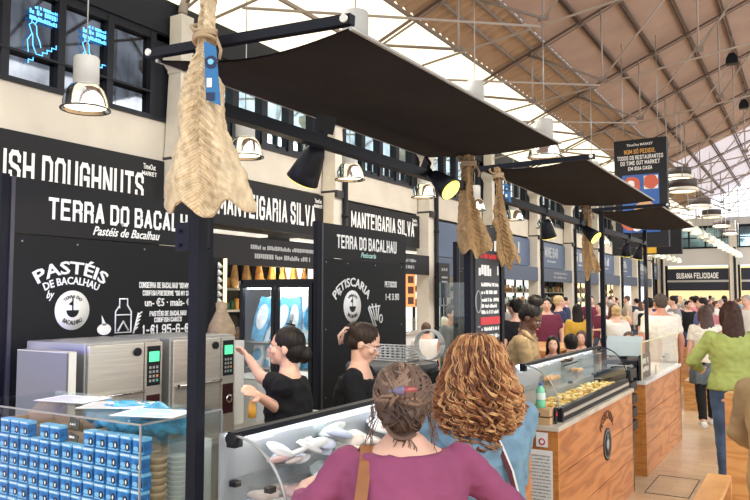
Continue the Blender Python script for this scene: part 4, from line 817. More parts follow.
# ------------------------------------------------------------ hanging salt cod
def codmat(n, c, dark):
    m = mat(n, c, .85, var=.26, scale=24, bump=1, stretch=(1.4, 1.4, .6)); t = m.node_tree; N = t.nodes; L = t.links; b = N['Principled BSDF']
    src = b.inputs['Base Color'].links[0].from_socket; tc = N['Texture Coordinate']; sx = N.new('ShaderNodeSeparateXYZ'); L.new(tc.outputs['Object'], sx.inputs[0])
    nz = N.new('ShaderNodeTexNoise'); nz.inputs['Scale'].default_value = 9; L.new(tc.outputs['Object'], nz.inputs[0])
    def ma(op, a, b_=None, c_=None):
        q = N.new('ShaderNodeMath'); q.operation = op
        for i, v in enumerate((a, b_, c_)):
            if v is None: continue
            if hasattr(v, 'links'): L.new(v, q.inputs[i])
            else: q.inputs[i].default_value = v
        return q.outputs[0]
    ax = ma('ABSOLUTE', sx.outputs['X']); v = ma('MULTIPLY_ADD', sx.outputs['Z'], 260., ma('MULTIPLY_ADD', ax, 240., ma('MULTIPLY', nz.outputs[0], 14.)))
    w = ma('POWER', ma('ABSOLUTE', ma('SINE', v)), .6); fade = ma('MULTIPLY', ma('MULTIPLY', ma('SUBTRACT', 1., w), .60), ma('MAXIMUM', ma('SUBTRACT', 1., ma('MULTIPLY', ax, 7.)), .12))
    mx = N.new('ShaderNodeMix'); mx.data_type = 'RGBA'; L.new(fade, mx.inputs[0]); L.new(src, mx.inputs[6]); mx.inputs[7].default_value = (*dark, 1); L.new(mx.outputs[2], b.inputs['Base Color']); return m
codm = codmat('salt_cod', (.68, .53, .34), (.28, .16, .07)); codm2 = codmat('salt_cod_dark', (.44, .28, .13), (.18, .09, .035)); ropem = mat('rope', (.42, .30, .18), .9)
def cod(prof, lobes, loc, rz, m, lab, seed, rope=True, thick=.018, tagp=None):
    # prof: (z, left, right) down from the tie; lobes: extra drop at u in 0..1
    t = thing('salt_cod', lab, 'dried fish', loc, rz); nu, nv = 64, 190; F_ = []; B_ = []
    zs = [p[0] for p in prof]
    def at(v):
        z = zs[0]+(zs[-1]-zs[0])*v
        for a, b in zip(prof, prof[1:]):
            if b[0] <= z <= a[0] or abs(z-b[0]) < 1e-6:
                f = (a[0]-z)/(a[0]-b[0]); f = f*f*(3-2*f)*.5+f*.5; return z, a[1]+(b[1]-a[1])*f, a[2]+(b[2]-a[2])*f
        return z, prof[-1][1], prof[-1][2]
    for i in range(nv+1):
        v = i/nv; z, l, r = at(v); fr = []; bk_ = []
        w = (r-l)
        for j in range(nu+1):
            u = j/nu; x = l+w*u; drop = 0
            for (cu, cw_, dz) in lobes: drop += dz*math.exp(-abs((u-cu)/cw_)**3)*max(0, (v-.80)/.20)**1.5
            edge = (.007*noise.noise(Vector((v*22, seed, 0 if u < .5 else 9)))+.003*noise.noise(Vector((v*80, seed, 0 if u < .5 else 9))))*(abs(u-.5)*2)**4*(.6+1.2*v)
            fold = math.sin(u*PI*3.1+1.2*math.sin(v*4+seed)+seed)*.036*min(1, w/.28) + math.cos((u-.5)*PI)*.03*min(1, w/.25)
            sp = abs(u-.46)*w; chev = .010*abs(math.sin(z*110+sp*95+1.5*noise.noise(Vector((x*9, z*9, 1)))))*math.exp(-(sp/.085)**2)*(.5+.5*min(1, w/.15))+ .009*math.exp(-(sp/.010)**2)
            nz_ = .011*noise.noise(Vector((x*16+seed, z*9, 3)))+.006*noise.noise(Vector((x*45, z*24, seed)))+.004*(1-abs(noise.noise(Vector((x*70, z*30, seed))))*2)+.003*noise.noise(Vector((x*160, z*120, seed)))
            y = -fold-chev-nz_; zz = z-drop
            th = thick*(1-.75*(abs(u-.5)*2)**3)*(.6+.4*min(1, w/.1))+.002
            fr.append(Vector((x+edge, y-th/2, zz))); bk_.append(Vector((x+edge, y+th/2, zz)))
        F_.append(fr+list(reversed(bk_)))
    q = MB(); q.loft(F_); bd_ = obj('body', q, m, t)
    if rope:
        rp = MB(); z, l, r = at(rope); c = (l+r)/2; rr_ = (r-l)/2+.010
        for k in range(4): rp.tube([(c+rr_*math.cos(a), -.02+.032*math.sin(a), z-.012*k+.01*math.sin(a+k)) for a in [2*PI*j/16 for j in range(17)]], .007, 6)
        rp.tube([(c-rr_, 0, z), (c-rr_-.02, .02, z+.03), (c-rr_, .05, z+.05), (c, .06, z+.02)], .007, 6).tube([(c+rr_, -.02, z-.02), (c+rr_+.02, -.03, z-.07), (c+rr_+.015, -.03, z-.10)], .006, 6)
        obj('rope', rp, ropem, t)
    if tagp:
        x0, z0, w, h = tagp; tg = obj('paper_tag', MB().prism([(x0, z0), (x0+w, z0-.02), (x0+w+.018, z0-h), (x0+.010, z0-h+.02)], -.072, -.069, 'Y'), mat('tag_blue', (.02, .15, .36), .5), t)
        q = MB(); disc(q, x0+w*.62, z0-h*.33, w*.52, 0, -.075); disc(q, x0+w*.6, z0-h*.33, w*.24, 1, -.077); q.box(x0+w*.25, x0+w*.95, -.075, -.072, z0-h*.92, z0-h*.8, 0).box(x0+w*.3, x0+w*.7, -.075, -.072, z0-h*.72, z0-h*.58, 2)
        obj('print', q, [mat('tag_navy', (.01, .02, .07), .5), cyl, white], tg)
    return t
f_ = 1/300   # pixels to metres at the near cod
pr_ = lambda rows, y0, x0, s_: [((y0-y)*s_, (l-x0)*s_, (r-x0)*s_) for y, l, r in rows]
cod(pr_([(-30, 196, 222), (0, 199, 217), (20, 200, 215), (38, 198, 214), (48, 198, 213), (62, 196, 214), (85, 189, 219), (105, 183, 224), (125, 181, 226), (145, 180, 229), (165, 175, 238), (185, 170, 248), (198, 168, 252), (208, 169, 257), (212, 173, 255)], 48, 202, .00337),
    [(.03, .09, .045), (.44, .19, .055), (.93, .12, .038)], (-1.725, 1.73, 2.665), R(31), codm, 'large pale split salt cod tied to the beam end above the nearest black post', 1.3, rope=.30, tagp=(.022, -.035, .040, .215))
cod(pr_([(150, 470, 479), (158, 468, 480), (170, 467, 479), (190, 465, 479), (210, 464, 485), (225, 463, 492), (238, 464, 497), (243, 466, 497)], 152, 473, .0064),
    [(.1, .1, .03), (.5, .12, .06), (.85, .1, .01)], (-1.83, 4.14, 2.67), R(31), codm2, 'brown salt cod hanging left in the middle pair, in front of the menu board', 4.1, rope=.07)
cod(pr_([(155, 496, 503), (165, 497, 504), (180, 498, 505), (200, 495, 508), (215, 494, 512), (230, 494, 516), (243, 496, 521), (248, 499, 522)], 157, 500, .0068),
    [(.15, .1, .06), (.5, .12, .08), (.9, .1, .04)], (-1.83, 4.66, 2.67), R(31), codm2, 'brown salt cod with small blue tag hanging right in the middle pair', 7.7, rope=.07, tagp=(.028, -.1, .035, .14))
cod(pr_([(203, 590, 595), (212, 590, 596), (225, 588, 597), (245, 587, 598), (255, 588, 602), (263, 589, 604)], 203, 593, .0105),
    [(.2, .12, .10), (.8, .12, .03)], (-1.83, 6.98, 2.67), R(31), codm2, 'thin ochre salt cod hanging alone at the far post of the middle kiosk', 9.2, rope=.06)

# ------------------------------------------------------------ benches and tables
def bench(loc, w, l, h, rz, lab, cat='bench'):
    t = thing('wooden_bench' if cat == 'bench' else 'communal_table', lab, cat, loc, rz)
    obj('seat' if cat == 'bench' else 'tabletop', MB().box(-w/2, w/2, -l/2, l/2, h-.04, h), woodl, t, bevel=.004)
    for y in (-l/2, l/2-.035): obj('side_panel', MB().box(-w/2, w/2, y, y+.035, 0, h-.042), woodl, t, bevel=.003)
    if cat != 'bench': obj('centre_panel', MB().box(-.02, .02, -l/2+.04, l/2-.04, .2, h-.05), woodl, t)
bench((-.64, 5.60, 0), .16, 1.0, .45, 0, 'corner of a light wooden bench at the bottom edge of the picture')
bench((-1.60, 13.2, 0), .35, 1.7, .46, 0, 'low wooden bench beside the black-trousered leg of the woman in white')
bench((-1.02, 13.2, 0), .35, 1.7, .46, 0, 'low wooden bench behind the woman in the green sweater'); bench((-.50, 6.86, 0), .30, .20, .98, R(-4), 'tall wooden bench end in front of the jeans of the woman in green')
tl = ['left of the far thin cod', 'behind the far thin cod', 'between the far kiosk posts', 'behind the man in the white shirt', 'right of the man in the white shirt', 'farther down the middle', 'near the end wall', 'nearest the end wall at the right']
for i, (x, y) in enumerate(((-3.6, 11.0), (-3.4, 14.2), (-5.2, 13.5), (-1.9, 16.5), (-1.0, 18.5), (-3.6, 19.0), (-2.6, 24.5), (-1.6, 29.0))):
    bench((x, y, 0), .8, 2.0, 1.02 if i in (0, 2) else .76, R(0), 'long wooden communal table ' + tl[i], 'table')

# ------------------------------------------------------------ people
def Mx(v): return Matrix.Translation(v)
def person(lab, loc, rz, h=1.7, sex='f', w=1.0, skin=None, top=None, sleeve='short', bottom=None, shoes=None, hair='long', hairm=None, lean=0, head=(0, 0), wrist=None, pole=None, seat=False, walk=0, vox=.007, fat=1.0, eyes=True, legs=True, cat='person', group=None, headroll=0, neckline=0, long_top=False, curl=.5):
    s = h/1.7; skin = skin or skinC; F = sex == 'f'
    dz = -.40 if seat else 0
    L = Mx((0, 0, .93)) @ Matrix.Rotation(-R(lean), 4, 'X') @ Mx((0, 0, -.93))
    def U(p): return L @ Vector(p) + Vector((0, 0, dz))
    rings = ([(.80, .150, .115), (.90, .172, .125), (.97, .162, .118), (1.06, .138, .100), (1.14, .138, .102), (1.22, .150, .118), (1.30, .156, .108), (1.37, .150, .088), (1.41, .120, .072), (1.44, .075, .060), (1.47, .052, .055)] if F else
             [(.80, .150, .110), (.90, .165, .118), (.98, .155, .112), (1.08, .155, .108), (1.20, .168, .118), (1.30, .180, .115), (1.38, .175, .092), (1.42, .135, .075), (1.45, .085, .065), (1.48, .058, .058)])
    def ring(z, rx, ry, g=0): return [U(((rx*w+g)*math.copysign(abs(math.cos(a))**.85, math.cos(a)), (ry*fat+g)*math.sin(a) - .01, z)) for a in (2*PI*k/24 for k in range(24))]
    q = MB(); q.loft([ring(*r) for r in rings])
    sx = (.160 if F else .182)*w; ul, fl = .285, .25
    SH = {k: U((k*sx, -.005, 1.375)) for k in (-1, 1)}; W_ = {}; E_ = {}
    for k in (-1, 1):
        tgt = (wrist or {}).get(k); tgt = Vector(tgt) if tgt is not None else U((k*(sx+.07), .02, .84))
        d = tgt-SH[k]; dist = min(d.length, ul+fl-.008); d.normalize(); tgt = SH[k]+d*dist
        pv = Vector((pole or {}).get(k, (k*.5, -.7, -.6))); pv = (pv-d*pv.dot(d)).normalized()
        a = (ul*ul-fl*fl+dist*dist)/(2*dist); hh = math.sqrt(max(0, ul*ul-a*a)); E_[k] = SH[k]+d*a+pv*hh; W_[k] = tgt
        q.cap(SH[k], E_[k], .046 if F else .054, .037 if F else .043); q.cap(E_[k], W_[k], .037 if F else .043, .024 if F else .028)
        # hand
        fd = (W_[k]-E_[k]).normalized(); sd_ = fd.cross(Vector((k*.3, -1, .2))).normalized(); nd = sd_.cross(fd).normalized()
        pc = W_[k]+fd*.045; rot = Matrix((sd_, fd, nd)).transposed()
        q.ell(pc, (.038, .052, .016), rot=rot, seg=12)
        for i, (o_, ln) in enumerate(((-.028, .062), (-.010, .074), (.010, .070), (.028, .054))):
            p0 = W_[k]+fd*.075+sd_*o_; pts = [W_[k]+fd*.03+sd_*o_*.7, p0]; dd = fd.copy()
            for j in range(3): dd = (dd*math.cos(curl*.6)+nd*math.sin(curl*.6)*(-1)).normalized(); pts.append(pts[-1]+dd*ln/3*(1.1-.1*j))
            q.tube(pts, [.009, .0095, .009, .0082, .0068], 8)
        th = W_[k]+fd*.02-sd_*.025*1; q.tube([th, th-sd_*.025+fd*.03, th-sd_*.032+fd*.06-nd*.012], [.012, .011, .008], 8)
    hips = {k: Vector((k*.085*w, 0, .88+dz)) for k in (-1, 1)}; KN = {}; AN = {}
    for k in (-1, 1):
        if seat: KN[k] = Vector((k*.12, .42, .50)); AN[k] = Vector((k*.12, .40, .09))
        else: KN[k] = Vector((k*.09, .03+k*walk*.16, .48)); AN[k] = Vector((k*.09, -.02+k*walk*.28-(.06*abs(walk) if k*walk < 0 else 0), .09+(.04*abs(walk) if k*walk < 0 else 0)))
        if legs:
            q.cap(hips[k], KN[k], .082*w, .054); q.cap(KN[k], AN[k], .052, .036)
            q.loft([[AN[k]+Vector((rx*math.cos(a), y, zz+rz2*math.sin(a))) for a in (2*PI*i/12 for i in range(12))] for y, rx, rz2, zz in ((-.07, .02, .02, -.05), (-.04, .034, .04, -.04), (.05, .036, .032, -.05), (.13, .042, .022, -.064), (.17, .02, .012, -.072))])
    # head
    nb = U((0, -.012, 1.44)); hc0 = U((0, .012, 1.59)); Hm = Mx(hc0) @ Matrix.Rotation(R(head[0]), 4, 'Z') @ Matrix.Rotation(R(head[1]), 4, 'X') @ Matrix.Rotation(R(headroll), 4, 'Y')
    H3 = Hm.to_3x3()
    def he(c, r): q.ell(Hm @ Vector(c), r, rot=H3, seg=18)
    he((0, -.012, .022), (.075, .094, .090)); he((0, .022, -.035), (.056, .066, .075)); he((0, .058, -.088), (.026, .026, .020)); he((0, .066, .016), (.048, .024, .016)); he((0, .088, -.060), (.018, .008, .012))
    for k in (-1, 1): he((k*.074, -.008, -.015), (.009, .019, .030)); he((k*.036, .060, -.028), (.022, .024, .022))
    q.tube([Hm @ Vector((0, .083, .0)), Hm @ Vector((0, .100, -.022)), Hm @ Vector((0, .102, -.032)), Hm @ Vector((0, .080, -.040))], [.007, .010, .013, .010], 10)
    q.cap(nb, Hm @ Vector((0, -.018, -.06)), .053 if F else .060, .050 if F else .057)
    me = remesh(q, vox, 3, .45); 
    P = obj('person', setm(me, skin), None, loc=loc, rz=rz); P.scale = (s,)*3; tag(P, lab, cat, group)
    V = max(vox*1.4, .010); 
    def cloth(name, qq, m, sm=5, wr=.006, fr=11):
        e = remesh(qq, V, sm)
        displace(e, lambda c: wr*noise.noise(Vector((c.x*fr, c.y*fr, c.z*fr*.7)))*1.5+wr*1.1*(1-abs(noise.noise(Vector((c.x*fr*1.3+c.z*5, c.y*fr, c.z*fr*1.6))))*2.2))
        return obj(name, setm(e, m), None, P)
    if top:
        qq = MB(); g = .023; rr = [r for r in rings if r[0] < 1.435-neckline and r[0] > (.7 if long_top else .86)]; rr = ([(.80, rr[0][1]+.01, rr[0][2]+.01)] if long_top else [])+rr
        qq.loft([ring(*r, g) for r in rr])
        for k in (-1, 1):
            qq.cap(SH[k], SH[k].lerp(E_[k], .25), .060 if F else .068, .056)
            if sleeve == 'short': e_ = SH[k].lerp(E_[k], .62); qq.cap(SH[k], SH[k].lerp(E_[k], .5), .062, .058); qq.tube([SH[k].lerp(E_[k], .3), e_], [.058, .060], 14)
            elif sleeve == 'long': qq.cap(SH[k], E_[k], .062, .054); qq.cap(E_[k], E_[k].lerp(W_[k], .85), .054, .040)
            elif sleeve == '34': qq.cap(SH[k], E_[k], .062, .052); qq.cap(E_[k], E_[k].lerp(W_[k], .35), .052, .048)
        cloth('shirt', qq, top)
    if bottom and legs:
        qq = MB(); g = .013; qq.loft([[Vector(((rx*w+g)*math.cos(a), (ry*fat+g)*math.sin(a)-.01, z+dz)) for a in (2*PI*k/24 for k in range(24))] for z, rx, ry in ((.78, .12, .09), (.83, .155, .115), (.90, .172, .125), (.95, .160, .115))])
        for k in (-1, 1): qq.cap(hips[k], KN[k], .096*w, .068); qq.tube([KN[k], KN[k].lerp(AN[k], .95)], [.068, .056], 14); qq.ell(KN[k], (.068,)*3, seg=14)
        cloth('trousers', qq, bottom, 4, .004, 8)
        for k in (-1, 1):
            sq = MB(); sq.loft([[AN[k]+Vector((rx*math.cos(a), y, zz+rz2*math.sin(a))) for a in (2*PI*i/14 for i in range(14))] for y, rx, rz2, zz in ((-.085, .02, .025, -.05), (-.06, .042, .045, -.042), (.05, .046, .042, -.046), (.14, .052, .03, -.058), (.185, .028, .016, -.068))]); obj('shoe', sq, shoes or blackm, P)
    # face details
    if eyes:
        ew = mat('eye_white', (.75, .72, .68), .3); ei = mat('eye_dark', (.03, .02, .015), .3)
        for k in (-1, 1):
            eq = MB(); eq.ell(Hm @ Vector((k*.030, .0805, -.004)), (.013, .008, .0075), rot=H3, seg=12, mi=0); eq.ell(Hm @ Vector((k*.030, .0865, -.005)), (.0055, .003, .0055), rot=H3, seg=10, mi=1); obj('eye', eq, [ew, ei], P)
            obj('eyebrow', MB().tube([Hm @ Vector((k*.015, .093, .012)), Hm @ Vector((k*.030, .090, .018)), Hm @ Vector((k*.045, .078, .014))], [.003, .0038, .002], 6), hairm or black, P)
        obj('mouth', MB().ell(Hm @ Vector((0, .096, -.060)), (.020, .006, .0065), rot=H3, seg=12), mat('lips', (.50, .17, .15), .5), P)
    hm_ = hairm or mat('hair_dark', (.020, .013, .010), .55)
    if hair != 'none':
        hq = MB()
        def hh_(c, r): hq.ell(Hm @ Vector(c), r, rot=H3, seg=20)
        hh_((0, -.022, .034), (.084, .096, .088))
        if hair == 'bun': hh_((0, -.105, .045), (.045, .045, .045)); hh_((0, -.05, -.015), (.074, .062, .065))
        if hair == 'topbun': hh_((0, -.035, .135), (.062, .062, .055)); hh_((0, -.05, .0), (.078, .066, .07))
        if hair == 'lowbun': hh_((0, -.055, -.02), (.078, .07, .075)); hh_((0, -.115, -.04), (.046, .045, .05))
        if hair == 'long':
            hh_((0, -.045, -.02), (.090, .075, .09)); hq.loft([[Hm @ Vector((rx*math.cos(a), yc+ry*math.sin(a), z)) for a in (2*PI*i/16 for i in range(16))] for z, rx, ry, yc in ((.03, .085, .06, -.05), (-.08, .095, .055, -.065), (-.18, .10, .045, -.085), (-.27, .085, .035, -.10), (-.33, .05, .02, -.105))])
            for k in (-1, 1): hh_((k*.078, .0, -.03), (.018, .04, .085))
        if hair == 'short': hh_((0, -.045, -.01), (.078, .064, .066))
        if hair == 'bob': hh_((0, -.04, -.03), (.095, .082, .10))
        e = remesh(hq, max(.005, vox*.8), 2)
        displace(e, lambda c: .004*noise.noise(Vector((c.x*30, c.y*30, c.z*9)))+.0035*noise.noise(Vector((c.x*90, c.y*90, c.z*12))))
        obj('hair', setm(e, hm_), None, P)
    return P, Hm, s, U, E_, W_, SH
def loc2(P, s, p):   # world point into the person's own frame
    return (Matrix.Rotation(-P[1], 4, 'Z') @ (Vector(p)-Vector(P[0])))/s
def cl(n, c, r=.85, **k): return mat(n, c, r, **k)
hairbr = cl('hair_brown', (.085, .045, .028), .6, var=.4, scale=60, stretch=(1, 1, .15)); hairbk = cl('hair_black', (.012, .009, .008), .5)
hairbl = cl('hair_blond', (.55, .38, .18), .6, var=.2, scale=40); hairgr = cl('hair_grey', (.35, .33, .31), .7)
denim = cl('denim_shirt', (.18, .31, .42), .9, var=.22, scale=12, bump=.5); jeans = cl('jeans', (.05, .09, .17), .9, var=.35, scale=9); whitet = cl('white_tshirt', (.72, .68, .60), .9)
plum = cl('plum_jersey', (.26, .055, .13), .85, var=.12, scale=5, bump=.3); green = cl('green_sweater', (.34, .40, .12), .95, var=.08, scale=20); khaki = cl('khaki_cloth', (.38, .26, .13), .9, var=.15, scale=6); blackt = cl('black_trousers', (.015, .015, .017), .9)
def toL(loc, rz, s, p): return (Matrix.Rotation(-rz, 3, 'Z') @ (Vector(p)-Vector(loc)))/s

# worker at the oven
L_, rz, h = (-2.52, 3.22, 0), R(118), 1.62; s = h/1.7
pw, Hm, s, U, E_, W_, SH = person('worker in black T-shirt with dark hair in a low bun, pressing the oven buttons', L_, rz, h, 'f', .95, skinC, blackfab, 'short', blackt, hair='lowbun', hairm=hairbk, head=(0, 4),
    wrist={-1: toL(L_, rz, s, (-3.0, 3.36, 1.42)), 1: toL(L_, rz, s, (-2.62, 3.02, 1.22))}[0:0] if False else {1: toL(L_, rz, s, (-2.47, 2.92, 1.28)), -1: toL(L_, rz, s, (-2.99, 3.36, 1.46))}, pole={1: (.2, -.3, -1), -1: (-.2, 0, -1)}, vox=.006)
obj('sleeve_print', MB().tube([SH[1].lerp(E_[1], .45)+Vector((.062*math.cos(a), .062*math.sin(a), 0)) for a in (-.5, -.2, .1, .4, .7)], .006, 6), white, pw)
t = thing('squeeze_bottle', 'small orange squeeze bottle held in the lower hand of the worker at the oven', 'bottle', (-2.50, 2.90, 1.17)); obj('body', MB().lathe([(0, 0), (.02, 0), (.022, .05), (.014, .075), (.006, .10)], n=14), mat('orange_plastic', (.85, .42, .05), .4), t); obj('cap', MB().lathe([(.008, .095), (.004, .12), (0, .12)], n=10), white, t)
# worker with glasses
L_, rz, h = (-2.37, 3.66, 0), R(-72), 1.63
pw, Hm, s, U, E_, W_, SH = person('worker in black T-shirt with glasses and a beige claw clip, looking down', L_, rz, h, 'f', 1.0, skinC, blackfab, 'short', blackt, hair='bun', hairm=cl('hair_darkbrown', (.030, .018, .013), .5), head=(0, -24), lean=6,
    wrist={1: (.16, .34, 1.02), -1: (-.16, .34, 1.0)}, vox=.006, neckline=.05)
Hl = Hm
q = MB()
for k in (-1, 1): q.tube([Hl @ Vector((k*.030+.022*math.cos(a), .098, -.006+.018*math.sin(a))) for a in [2*PI*i/16 for i in range(17)]], .0018, 5); q.tube([Hl @ Vector((k*.052, .097, -.002)), Hl @ Vector((k*.076, .0, -.002))], .0016, 5)
q.tube([Hl @ Vector((-.008, .099, 0)), Hl @ Vector((.008, .099, 0))], .0018, 5); obj('glasses', q, mat('pale_frame', (.75, .75, .78), .2), pw)
q = MB(); clm = mat('beige_clip', (.75, .50, .38), .4)
for k in (-1, 1):
    q.tube([Hl @ Vector((k*.022, -.10, .13)), Hl @ Vector((k*.045, -.145, .11)), Hl @ Vector((k*.05, -.165, .05)), Hl @ Vector((k*.03, -.14, .0))], .007, 6); q.tube([Hl @ Vector((k*.022, -.10, .13)), Hl @ Vector((k*.018, -.155, .07)), Hl @ Vector((k*.03, -.14, .0))], .006, 6)
q.tube([Hl @ Vector((-.045, -.145, .11)), Hl @ Vector((.045, -.145, .11))], .008, 6).tube([Hl @ Vector((-.05, -.165, .05)), Hl @ Vector((.05, -.165, .05))], .007, 6); bmesh.ops.transform(q.b, matrix=Hl @ Matrix.Translation((0, .0, -.075)) @ Hl.inverted(), verts=q.b.verts[:]); obj('claw_clip', q, clm, pw)
obj('badge', MB().ell(U((-.07, .122, 1.26)), (.008, .004, .005), seg=10), white, pw)
# worker in khaki jacket in the second kiosk
L_, rz, h = (-2.20, 6.0, 0), R(-80), 1.74
pw, Hm, s, U, E_, W_, SH = person('worker in khaki jacket with black topknot, looking down at a phone', L_, rz, h, 'f', 1.12, skinB, khaki, 'long', jeans, hair='topbun', hairm=hairbk, head=(-8, -30), lean=10, wrist={1: (.07, .34, 1.20), -1: (-.08, .34, 1.20)}, vox=.008)
obj('collar', MB().tube([U((-.07, .08, 1.40)), U((-.075, .0, 1.455)), U((0, -.06, 1.47)), U((.075, 0, 1.455)), U((.07, .08, 1.40))], .02, 8), khaki, pw)
Mw = Matrix.Translation(L_) @ Matrix.Rotation(rz, 4, 'Z') @ Matrix.Scale(s, 4); ph = Mw @ Vector((0, .44, 1.20)); t = thing('phone', 'dark phone held by the worker in khaki', 'phone', ph, rz); obj('case', MB().box(-.035, .035, -.07, .07, -.004, .004, M=Matrix.Rotation(R(20), 4, 'X')), black, t, bevel=.003); obj('screen', MB().box(-.031, .031, -.064, .064, .004, .005, M=Matrix.Rotation(R(20), 4, 'X')), mat('phone_glass', (.05, .05, .06), .1), t)

# woman in plum jersey, back to the camera
L_, rz, h = (-1.10, 2.0, 0), R(34), 1.575; s = h/1.7
pw, Hm, s, U, E_, W_, SH = person('woman in plum jersey seen from behind, brown hair held up by a claw clip', L_, rz, h, 'f', 1.22, skinC, plum, 'long', jeans, hair='none', hairm=hairbr, head=(-8, -6), lean=6, fat=1.2,
    wrist={-1: toL(L_, rz, s, (-1.50, 2.02, 1.13)), 1: (.34, .30, 1.05)}, pole={-1: (-.55, -.5, -.8), 1: (1, -.5, -.3)}, vox=.006, neckline=.02, curl=.4)
def strands(P, Hm, n, fn, mats, r=.0016, name='hair'):
    q = MB()
    for i in range(n):
        pts, mi, rad = fn(i)
        q.tube([Hm @ Vector(p) for p in pts], rad or r, 4, mi, caps=False)
    return obj(name, q, mats, P)
hq = MB(); 
for c, r in (((0, -.022, .030), (.097, .104, .096)), ((0, -.045, -.02), (.096, .080, .082)), ((0, -.105, -.060), (.062, .042, .050)), ((.0, -.08, -.105), (.036, .035, .035))): hq.ell(Hm @ Vector(c), r, rot=Hm.to_3x3(), seg=22)
e = remesh(hq, .006, 3)
displace(e, lambda c: .007*noise.noise(c*24)+.004*noise.noise(Vector((c.x*80, c.y*80, c.z*25))))
obj('hair', setm(e, hairbr), None, pw)
rr = random.Random(4); hmix = [cl('strand_brown', (.15, .085, .058), .55), cl('strand_light', (.27, .165, .11), .5), cl('strand_dark', (.075, .040, .028), .55)]
def fn(i):
    g_ = i//7; r_ = random.Random(g_*31+5); a = r_.uniform(-.12*PI, 1.12*PI)+rr.uniform(-.05, .05); y0 = r_.uniform(-.05, .06)
    if g_ % 4 == 3: a = r_.uniform(-.45*PI, 1.45*PI); y0 = -.07
    st = Vector((math.cos(a)*.094, y0, math.sin(a)*.092+.01)); en = Vector((r_.uniform(-.035, .035)+rr.uniform(-.006, .006), -.13, r_.uniform(-.05, .035)+rr.uniform(-.006, .006)))
    pts = []; k1 = r_.uniform(.01, .09); ph_ = r_.uniform(0, 6); sw_ = r_.uniform(-.03, .03)
    for j in range(12):
        u = j/11; p = st.lerp(en, u)+Vector((math.sin(a), 0, -math.cos(a)))*(sw_*math.sin(u*PI)+.006*math.sin(u*9+ph_)); d = Vector((p.x/.099, (p.y+.022)/.108, (p.z-.02)/.099)); ll = max(d.length, .01); k_ = 1+k1*math.sin(u*PI); pts.append(Vector((d.x/ll*.099*k_, -.022+d.y/ll*.109*k_, .02+d.z/ll*.099*k_)))
    return pts, r_.choice((0, 0, 0, 1, 2, 2)), [.0026]*11+[.001]
strands(pw, Hm, 770, fn, hmix, name='hair_strands')
def fnb(i):
    r_ = random.Random(i//5+900); a0 = r_.uniform(0, 6.28); rad = r_.uniform(.035, .062); c0 = Vector((r_.uniform(-.01, .01), -.115, -.05)); ph_ = rr.uniform(-.006, .006)
    rm = Matrix.Rotation(r_.uniform(-1.1, 1.1), 3, 'X') @ Matrix.Rotation(r_.uniform(-1.2, 1.2), 3, 'Z'); c0 = c0+Vector((r_.uniform(-.02, .02), .02, r_.uniform(-.02, .02)))
    return [c0+rm @ Vector(((rad+ph_)*math.cos(a0+j*.2), (rad+ph_)*-.62, (rad*.85+ph_)*math.sin(a0+j*.2))) for j in range(12)], r_.choice((0, 2, 2, 2)), [.0025]*11+[.001]
strands(pw, Hm, 200, fnb, hmix, name='bun_strands')
def fn2(i):
    x = rr.uniform(-.10, .10); sd2 = -1 if x < 0 else 1; y = rr.uniform(-.09, .02); L2 = rr.uniform(.05, .16); ph_ = rr.uniform(0, 6)
    if i < 14: x = rr.uniform(-.02, .03); y = -.09; z0 = -.11
    else: z0 = rr.uniform(-.06, .02); x = sd2*rr.uniform(.085, .098)
    return [(x+.008*math.sin(j*.9+ph_)+sd2*.003*j, y+.006*math.cos(j+ph_), z0-L2*j/7) for j in range(8)], rr.randrange(3), [.0018]*7+[.0007]
strands(pw, Hm, 44, fn2, hmix, name='loose_strands')
q = MB(); 
q.loft([[Hm @ Vector((x, -.137+.012*math.sin(a)-abs(x)*-.35, .030+.4*x*.2+.017*(1-(x/.07)**4+.05)*math.cos(a))) for a in (2*PI*i/12 for i in range(12))] for x in (-.062, -.05, -.025, 0, .01)], mi=0)
q.loft([[Hm @ Vector((x, -.137+.012*math.sin(a)-abs(x)*-.35, .030+.4*x*.2+.015*(1-(x/.07)**4+.05)*math.cos(a))) for a in (2*PI*i/12 for i in range(12))] for x in (.01, .03, .05, .062)], mi=1)
for x in (-.05, -.03, -.01, .012, .032, .052): q.tube([Hm @ Vector((x, -.14+abs(x)*.3, .02)), Hm @ Vector((x, -.142+abs(x)*.3, -.005))], .004, 6, mi=2)
bmesh.ops.transform(q.b, matrix=Hm @ Matrix.Translation((.004, -.142, .03)) @ Matrix.Diagonal((.80, .9, .85, 1)) @ Matrix.Translation((0, .142, -.03)) @ Hm.inverted(), verts=q.b.verts[:])
obj('claw_clip', q, [cl('clip_grey', (.16, .14, .24), .1), cl('clip_coral', (.35, .07, .06), .1), cl('clip_tortoise', (.10, .03, .02), .2)], pw)
lthr = mat('tan_leather', (.28, .10, .03), .5, var=.12, scale=20)
Mw = Matrix.Translation(L_) @ Matrix.Rotation(rz, 4, 'Z') @ Matrix.Scale(s, 4)
t = thing('shoulder_bag', 'tan leather shoulder bag, its strap over the left shoulder of the woman in plum', 'bag', L_, rz)
q = MB(); pth = [(-.14, .12, 1.30), (-.135, .06, 1.415), (-.13, -.02, 1.435), (-.135, -.10, 1.39), (-.15, -.150, 1.30), (-.175, -.178, 1.15), (-.22, -.18, 1.0), (-.26, -.16, .85)]; pth = [U(p)*s for p in pth]
rg = []
for i, p in enumerate(pth):
    d = (pth[min(i+1, len(pth)-1)]-pth[max(i-1, 0)]).normalized(); sd_ = Vector((1, 0, .1)); sd_ = (sd_-d*sd_.dot(d)).normalized(); nn = d.cross(sd_)
    rg.append([p+sd_*a*.019+nn*b*.003 for a, b in ((-1, -1), (1, -1), (1, 1), (-1, 1))])
